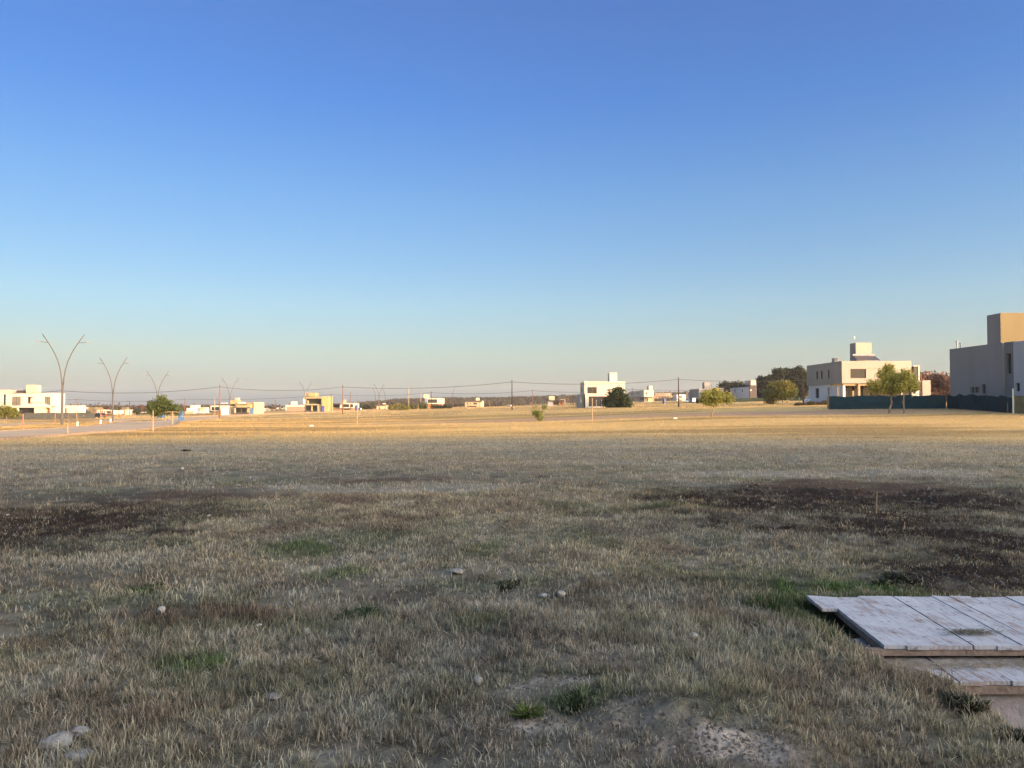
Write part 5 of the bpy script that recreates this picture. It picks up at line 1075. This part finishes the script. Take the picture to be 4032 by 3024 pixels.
# ------------------------------------------------------------------ stones, clods, rubbish
def rock(label, px, py, w_, h_, m_, seed, cat='stone', name='stone', group='pale stones lying in the grass', flat=1., dz=0.0):
    g = G(px, py); s = w_ / F * g.y / 2 * .95; hz = h_ / F * g.y * .8; dz = dz - .02
    me = bpy.data.meshes.new(name); import bmesh; bm = bmesh.new(); bmesh.ops.create_icosphere(bm, subdivisions=2, radius=1); rg_ = random.Random(seed); o1, o2 = rg_.uniform(0, 50), rg_.uniform(0, 50)
    co = np.array([v.co[:] for v in bm.verts]); nz_ = fbm(co[:, 0] * 1.1 + o1, co[:, 1] * 1.1 + co[:, 2] * .9 + o2, seed, 3); nz2 = fbm(co[:, 0] * 3.1 + o2, co[:, 2] * 3.1 + co[:, 1] * 2 + o1, seed + 3, 2)
    for i, v in enumerate(bm.verts): k = .55 + .75 * nz_[i] + .35 * nz2[i]; v.co = Vector((v.co.x * s * k, v.co.y * s * k * .9, v.co.z * hz * .6 * k + hz * .12))
    bm.to_mesh(me); bm.free(); me.materials.append(M[m_]); o = bpy.data.objects.new(name, me); COL.objects.link(o); o.location = (g.x, g.y, g.z + dz); o.rotation_euler = (0, 0, rg_.uniform(0, 6)); tag(o, label, cat, group); return o
for i, (px, py, w_, h_, m_, lb, dz) in enumerate([(636, 2425, 36, 26, 'stone', 'smooth white round stone in the reddish grass at left', .06), (1207, 2512, 22, 30, 'stone', 'small upright pale stone below the reddish grass band', .05), (1092, 2632, 16, 20, 'stone', 'small pale stone near the bare soil spot in the green weeds', .04), (1800, 2262, 52, 18, 'grey_stone', 'flat grey white stone in the grass at mid field', .04), (1020, 2482, 22, 10, 'stone', 'tiny flat white chip above the round green weed', .05), (1885, 2708, 40, 34, 'grey_stone', 'rounded beige stone left of the bare soil at bottom centre', .05), (225, 2960, 110, 60, 'grey_stone', 'large pale rough rock near the bottom left corner', .05), (310, 3006, 95, 40, 'grey_stone', 'half buried tan rock touching the bottom edge at left', .03), (2210, 2350, 34, 26, 'stone', 'pale pointed stone on the low bank at centre', .04), (2140, 2352, 40, 18, 'stone', 'low cream stone left of the pointed stone', .03), (2732, 2526, 34, 20, 'stone', 'yellowish stone in the grass left of the panels', .05), (2394, 1962, 14, 9, 'stone', 'tiny white stone at the dark patch edge', .05), (2487, 2047, 12, 10, 'stone', 'tiny white stone in the brown grass at centre right', .05), (718, 1852, 14, 12, 'stone', 'tiny white pebble above the left dark patch', .06), (938, 1916, 20, 10, 'grey_stone', 'small pale clod right of the left dark patch', .04), (822, 2036, 16, 8, 'stone', 'flat white pebble under the left dark patch', .04), (3045, 2006, 18, 12, 'grey_stone', 'small grey stone in the right dark patch', .04), (2680, 1975, 18, 10, 'grey_stone', 'grey clod beside the green streak in the dark patch', .04), (315, 2900, 60, 40, 'grey_stone', 'brownish stone above the large pale rock', .03), (1085, 2755, 70, 14, 'grey_stone', 'flat greenish slab in the grass below the weeds', .03), (30, 2036, 10, 8, 'stone', 'tiny white pebble at the left edge', .05), (18, 2110, 12, 8, 'grey_stone', 'tiny grey pebble at the left edge below', .04)]): rock(lb, px, py, w_, h_, m_, 100 + i, dz=dz)
for (px, py, D, w_, lb) in [(1227, 1677, 66, .38, 'white flat block lying in the golden field at left centre'), (2659, 1648, 72, .36, 'white flat block lying in the golden field right of centre')]:
    g = G(px, py + 3); mb = MB(); mb.box(-w_ * .5, w_ * .5, -.1, .1, .02, .17); o = mb.build('white_block', M['limewash'], None, loc=(g.x, g.y, g.z), bevel=.02); tag(o, lb, 'block')
for i, (px, py, top, lb) in enumerate([(3450, 2025, 1940, 'thin pale stick standing in the right dark patch'), (1022, 1866, 1832, 'thin dark stick standing in the shaded grass'), (3558, 2090, 2055, 'short pale stick at the lower side of the right dark patch')]):
    g = G(px, py); h_ = (py - top) / F * g.y; mb = MB(); mb.tube([(0, 0, -.05), (.01, 0, h_ * .5), (.02, 0, h_)], [.009, .008, .006], 6); o = mb.build('stick', M['stake' if i != 1 else 'bark'], None, loc=g); tag(o, lb, 'stick')
# crumbs of soil, roots and litter
def clods():
    rg_ = np.random.default_rng(12); n = 150000; r = np.sqrt(2.6 ** 2 + rg_.random(n) * (30 ** 2 - 2.6 ** 2)); r = 2.6 * (30 / 2.6) ** rg_.random(n); t = rg_.uniform(-R(37), R(37), n); x, y = r * np.sin(t), r * np.cos(t); c, dn = ground_col(x, y)
    lum = c.mean(1); bare = (dn < .5) | (lum < .095); keep = (bare | (rg_.random(n) < .03)) & ~((x > 2.4) & (y > 4.9) & (y < 7)); x, y, c, r = x[keep], y[keep], c[keep], r[keep]; n = len(x)
    s = rg_.uniform(.4, 1.5, n) ** 2 * (.0035 + .00125 * r); z = zg(x, y); a = rg_.random(n) * 6.28
    V = []
    for k in range(3): V.append(np.stack([x + np.cos(a + k * 2.1) * s * rg_.uniform(.6, 1.4, n), y + np.sin(a + k * 2.1) * s * rg_.uniform(.6, 1.4, n), z - .1 * s], 1))
    V.append(np.stack([x + rg_.normal(0, .3, n) * s, y + rg_.normal(0, .3, n) * s, z + s * rg_.uniform(.4, 1.1, n)], 1)); V = np.stack(V, 1).reshape(-1, 3)
    o_ = (np.arange(n) * 4)[:, None]; Fc = np.concatenate([o_ + np.array([[0, 1, 3]]), o_ + np.array([[1, 2, 3]]), o_ + np.array([[2, 0, 3]])]); cc = c * rg_.uniform(.4, 1.15, (n, 1)) * (1 - .45 * (lum[keep] > .2))[:, None] + np.where(rg_.random((n, 1)) < .08, .07, .0)
    o = np_mesh('soil_crumbs', V, Fc, M['clod'], cols=np.repeat(cc, 4, 0)); tag(o, 'crumbs of soil and dead litter scattered over the bare and dark patches', 'soil', kind='stuff')
M['clod'] = mat('clod', (0, 0, 0), .95, attr='Col', spec=.1)
clods()
# green weeds and dark tufts as separate plants
def weed(label, px, py, w_, h_, col, n, seed):
    """a low clump: fine upright blades with small leaves, spread flat at the rim"""
    g = G(px, py); rx = w_ / F * g.y / 2 * .95; hz = max(h_ / F * g.y * .5, .03); rg_ = np.random.default_rng(seed); n = n * 3
    a = rg_.random(n) * 6.283; r = np.abs(rg_.normal(0, .5, n)); cs = rg_.normal(0, .55, (7, 2)); cz = rg_.uniform(.4, 1.3, 7); ci = rg_.integers(0, 7, n); x = (cs[ci, 0] + np.cos(a) * r * .45) * rx; y = (cs[ci, 1] + np.sin(a) * r * .45) * rx * 1.3; x += (vn(x * 30, y * 30, seed) - .5) * .06
    z = zg(x + g.x, y + g.y) - g.z - .004; l = cz[ci] * hz * np.exp(-r * r * .5) * rg_.uniform(.45, 1.25, n); an = rg_.random(n) * 6.283; ln = rg_.uniform(.1, 2.6, n); wd = (.0018 + .0009 * g.y) * rg_.uniform(.7, 1.8, n)
    fa_ = rg_.random(n) * 3.14; b = np.stack([x, y, z], 1); s = np.stack([np.cos(fa_) * wd, np.sin(fa_) * wd, 0 * x], 1); up = np.stack([np.cos(an) * ln * l, np.sin(an) * ln * l, l], 1)
    V = np.stack([b, b + up * .5 - s, b + up, b + up * .5 + s], 1).reshape(-1, 3); c = np.array(col)[None] * rg_.uniform(.5, 1.7, (n, 1)); c = np.where(rg_.random((n, 1)) < .12, STRAW * .7, c)
    o = np_mesh('weed', V, np.arange(n * 4).reshape(-1, 4), M['blade'], cols=np.repeat(c, 4, 0), nper=4); o.location = g; tag(o, label, 'weed', 'weeds growing in the dry grass')
GW = (.045, .085, .02); DW = (.032, .038, .024)
for i, a in enumerate([('dark green low weed left of the reddish grass', 570, 2335, 120, 26, GW, 900), ('bright green leafy weed at lower left', 800, 2640, 110, 46, (.06, .12, .02), 1100), ('dark green clump right of the reddish grass band', 1440, 2440, 140, 50, (.022, .045, .018), 1200), ('dark green plant among bare soil at bottom centre', 2270, 2785, 100, 44, (.03, .05, .018), 900), ('green grass tuft in the dark gap left of the bare soil', 2095, 2830, 24, 70, (.10, .13, .03), 300), ('dark twiggy tuft behind the upper panel', 3525, 2300, 120, 40, DW, 700), ('dark tuft on the shaded grass far left of the field', 740, 1775, 36, 10, DW, 300), ('dark blue green tuft at mid field right of the flat stone', 2000, 2308, 110, 26, DW, 500), ('dark weed in the trench under the lower panel', 3830, 2790, 80, 60, (.03, .035, .018), 600), ('black green tuft at the trench end by the right edge', 3985, 2905, 110, 45, (.02, .024, .012), 600)]):
    lb, px, py, w_, h_, c_, n_ = a; weed(lb, px, py, w_, h_, c_, n_, 200 + i)
# lush green grass round the panel corner
def lush():
    rg_ = np.random.default_rng(5); n = 6500
    t = rg_.random(n); i_ = rg_.integers(0, 3, n)
    ctr = np.array([(2.50, 6.98, .14, .10), (3.1, 7.02, .45, .05), (2.42, 6.3, .07, .32)])[i_]
    x = ctr[:, 0] + rg_.normal(0, 1, n) * ctr[:, 2]; y = ctr[:, 1] + rg_.normal(0, 1, n) * ctr[:, 3]; k = ~((x > 2.50) & (y < 6.88)); x, y = x[k], y[k]; n = len(x)
    z = zg(x, y); a = rg_.random(n) * 6.28; l = rg_.uniform(.03, .12, n); ln = rg_.uniform(0, .7, n); w_ = .0045
    fa_ = rg_.random(n) * 3.14; b = np.stack([x, y, z], 1); s = np.stack([np.cos(fa_) * w_, np.sin(fa_) * w_, 0 * x], 1); tip = b + np.stack([np.cos(a) * ln * l, np.sin(a) * ln * l, l], 1)
    V = np.stack([b - s, b + s, tip], 1).reshape(-1, 3); c = np.where(rg_.random((n, 1)) < .22, STRAW * .8, np.array((.062, .095, .03)))* rg_.uniform(.4, 1.5, (n, 1))
    o = np_mesh('green_grass', V, np.arange(n * 3).reshape(-1, 3), M['blade'], cols=np.repeat(c, 3, 0)); tag(o, 'lush green grass along the corner of the upper plank panel', 'grass', kind='stuff')
lush()

# ------------------------------------------------------------------ evening haze
mb = MB(); mb.box(-3800, 3800, -160, 2600, -9, 62); hz = mb.build('haze', bpy.data.materials.new('haze_air'), None); tag(hz, None, None, kind='stuff')
m_ = hz.data.materials[0]; m_.use_nodes = True; t_ = m_.node_tree; t_.nodes.clear(); o_ = t_.nodes.new('ShaderNodeOutputMaterial'); v_ = t_.nodes.new('ShaderNodeVolumePrincipled')
v_.inputs['Color'].default_value = (.88, .93, 1.0, 1); v_.inputs['Density'].default_value = .0001; v_.inputs['Anisotropy'].default_value = .1; t_.links.new(v_.outputs[0], o_.inputs['Volume'])
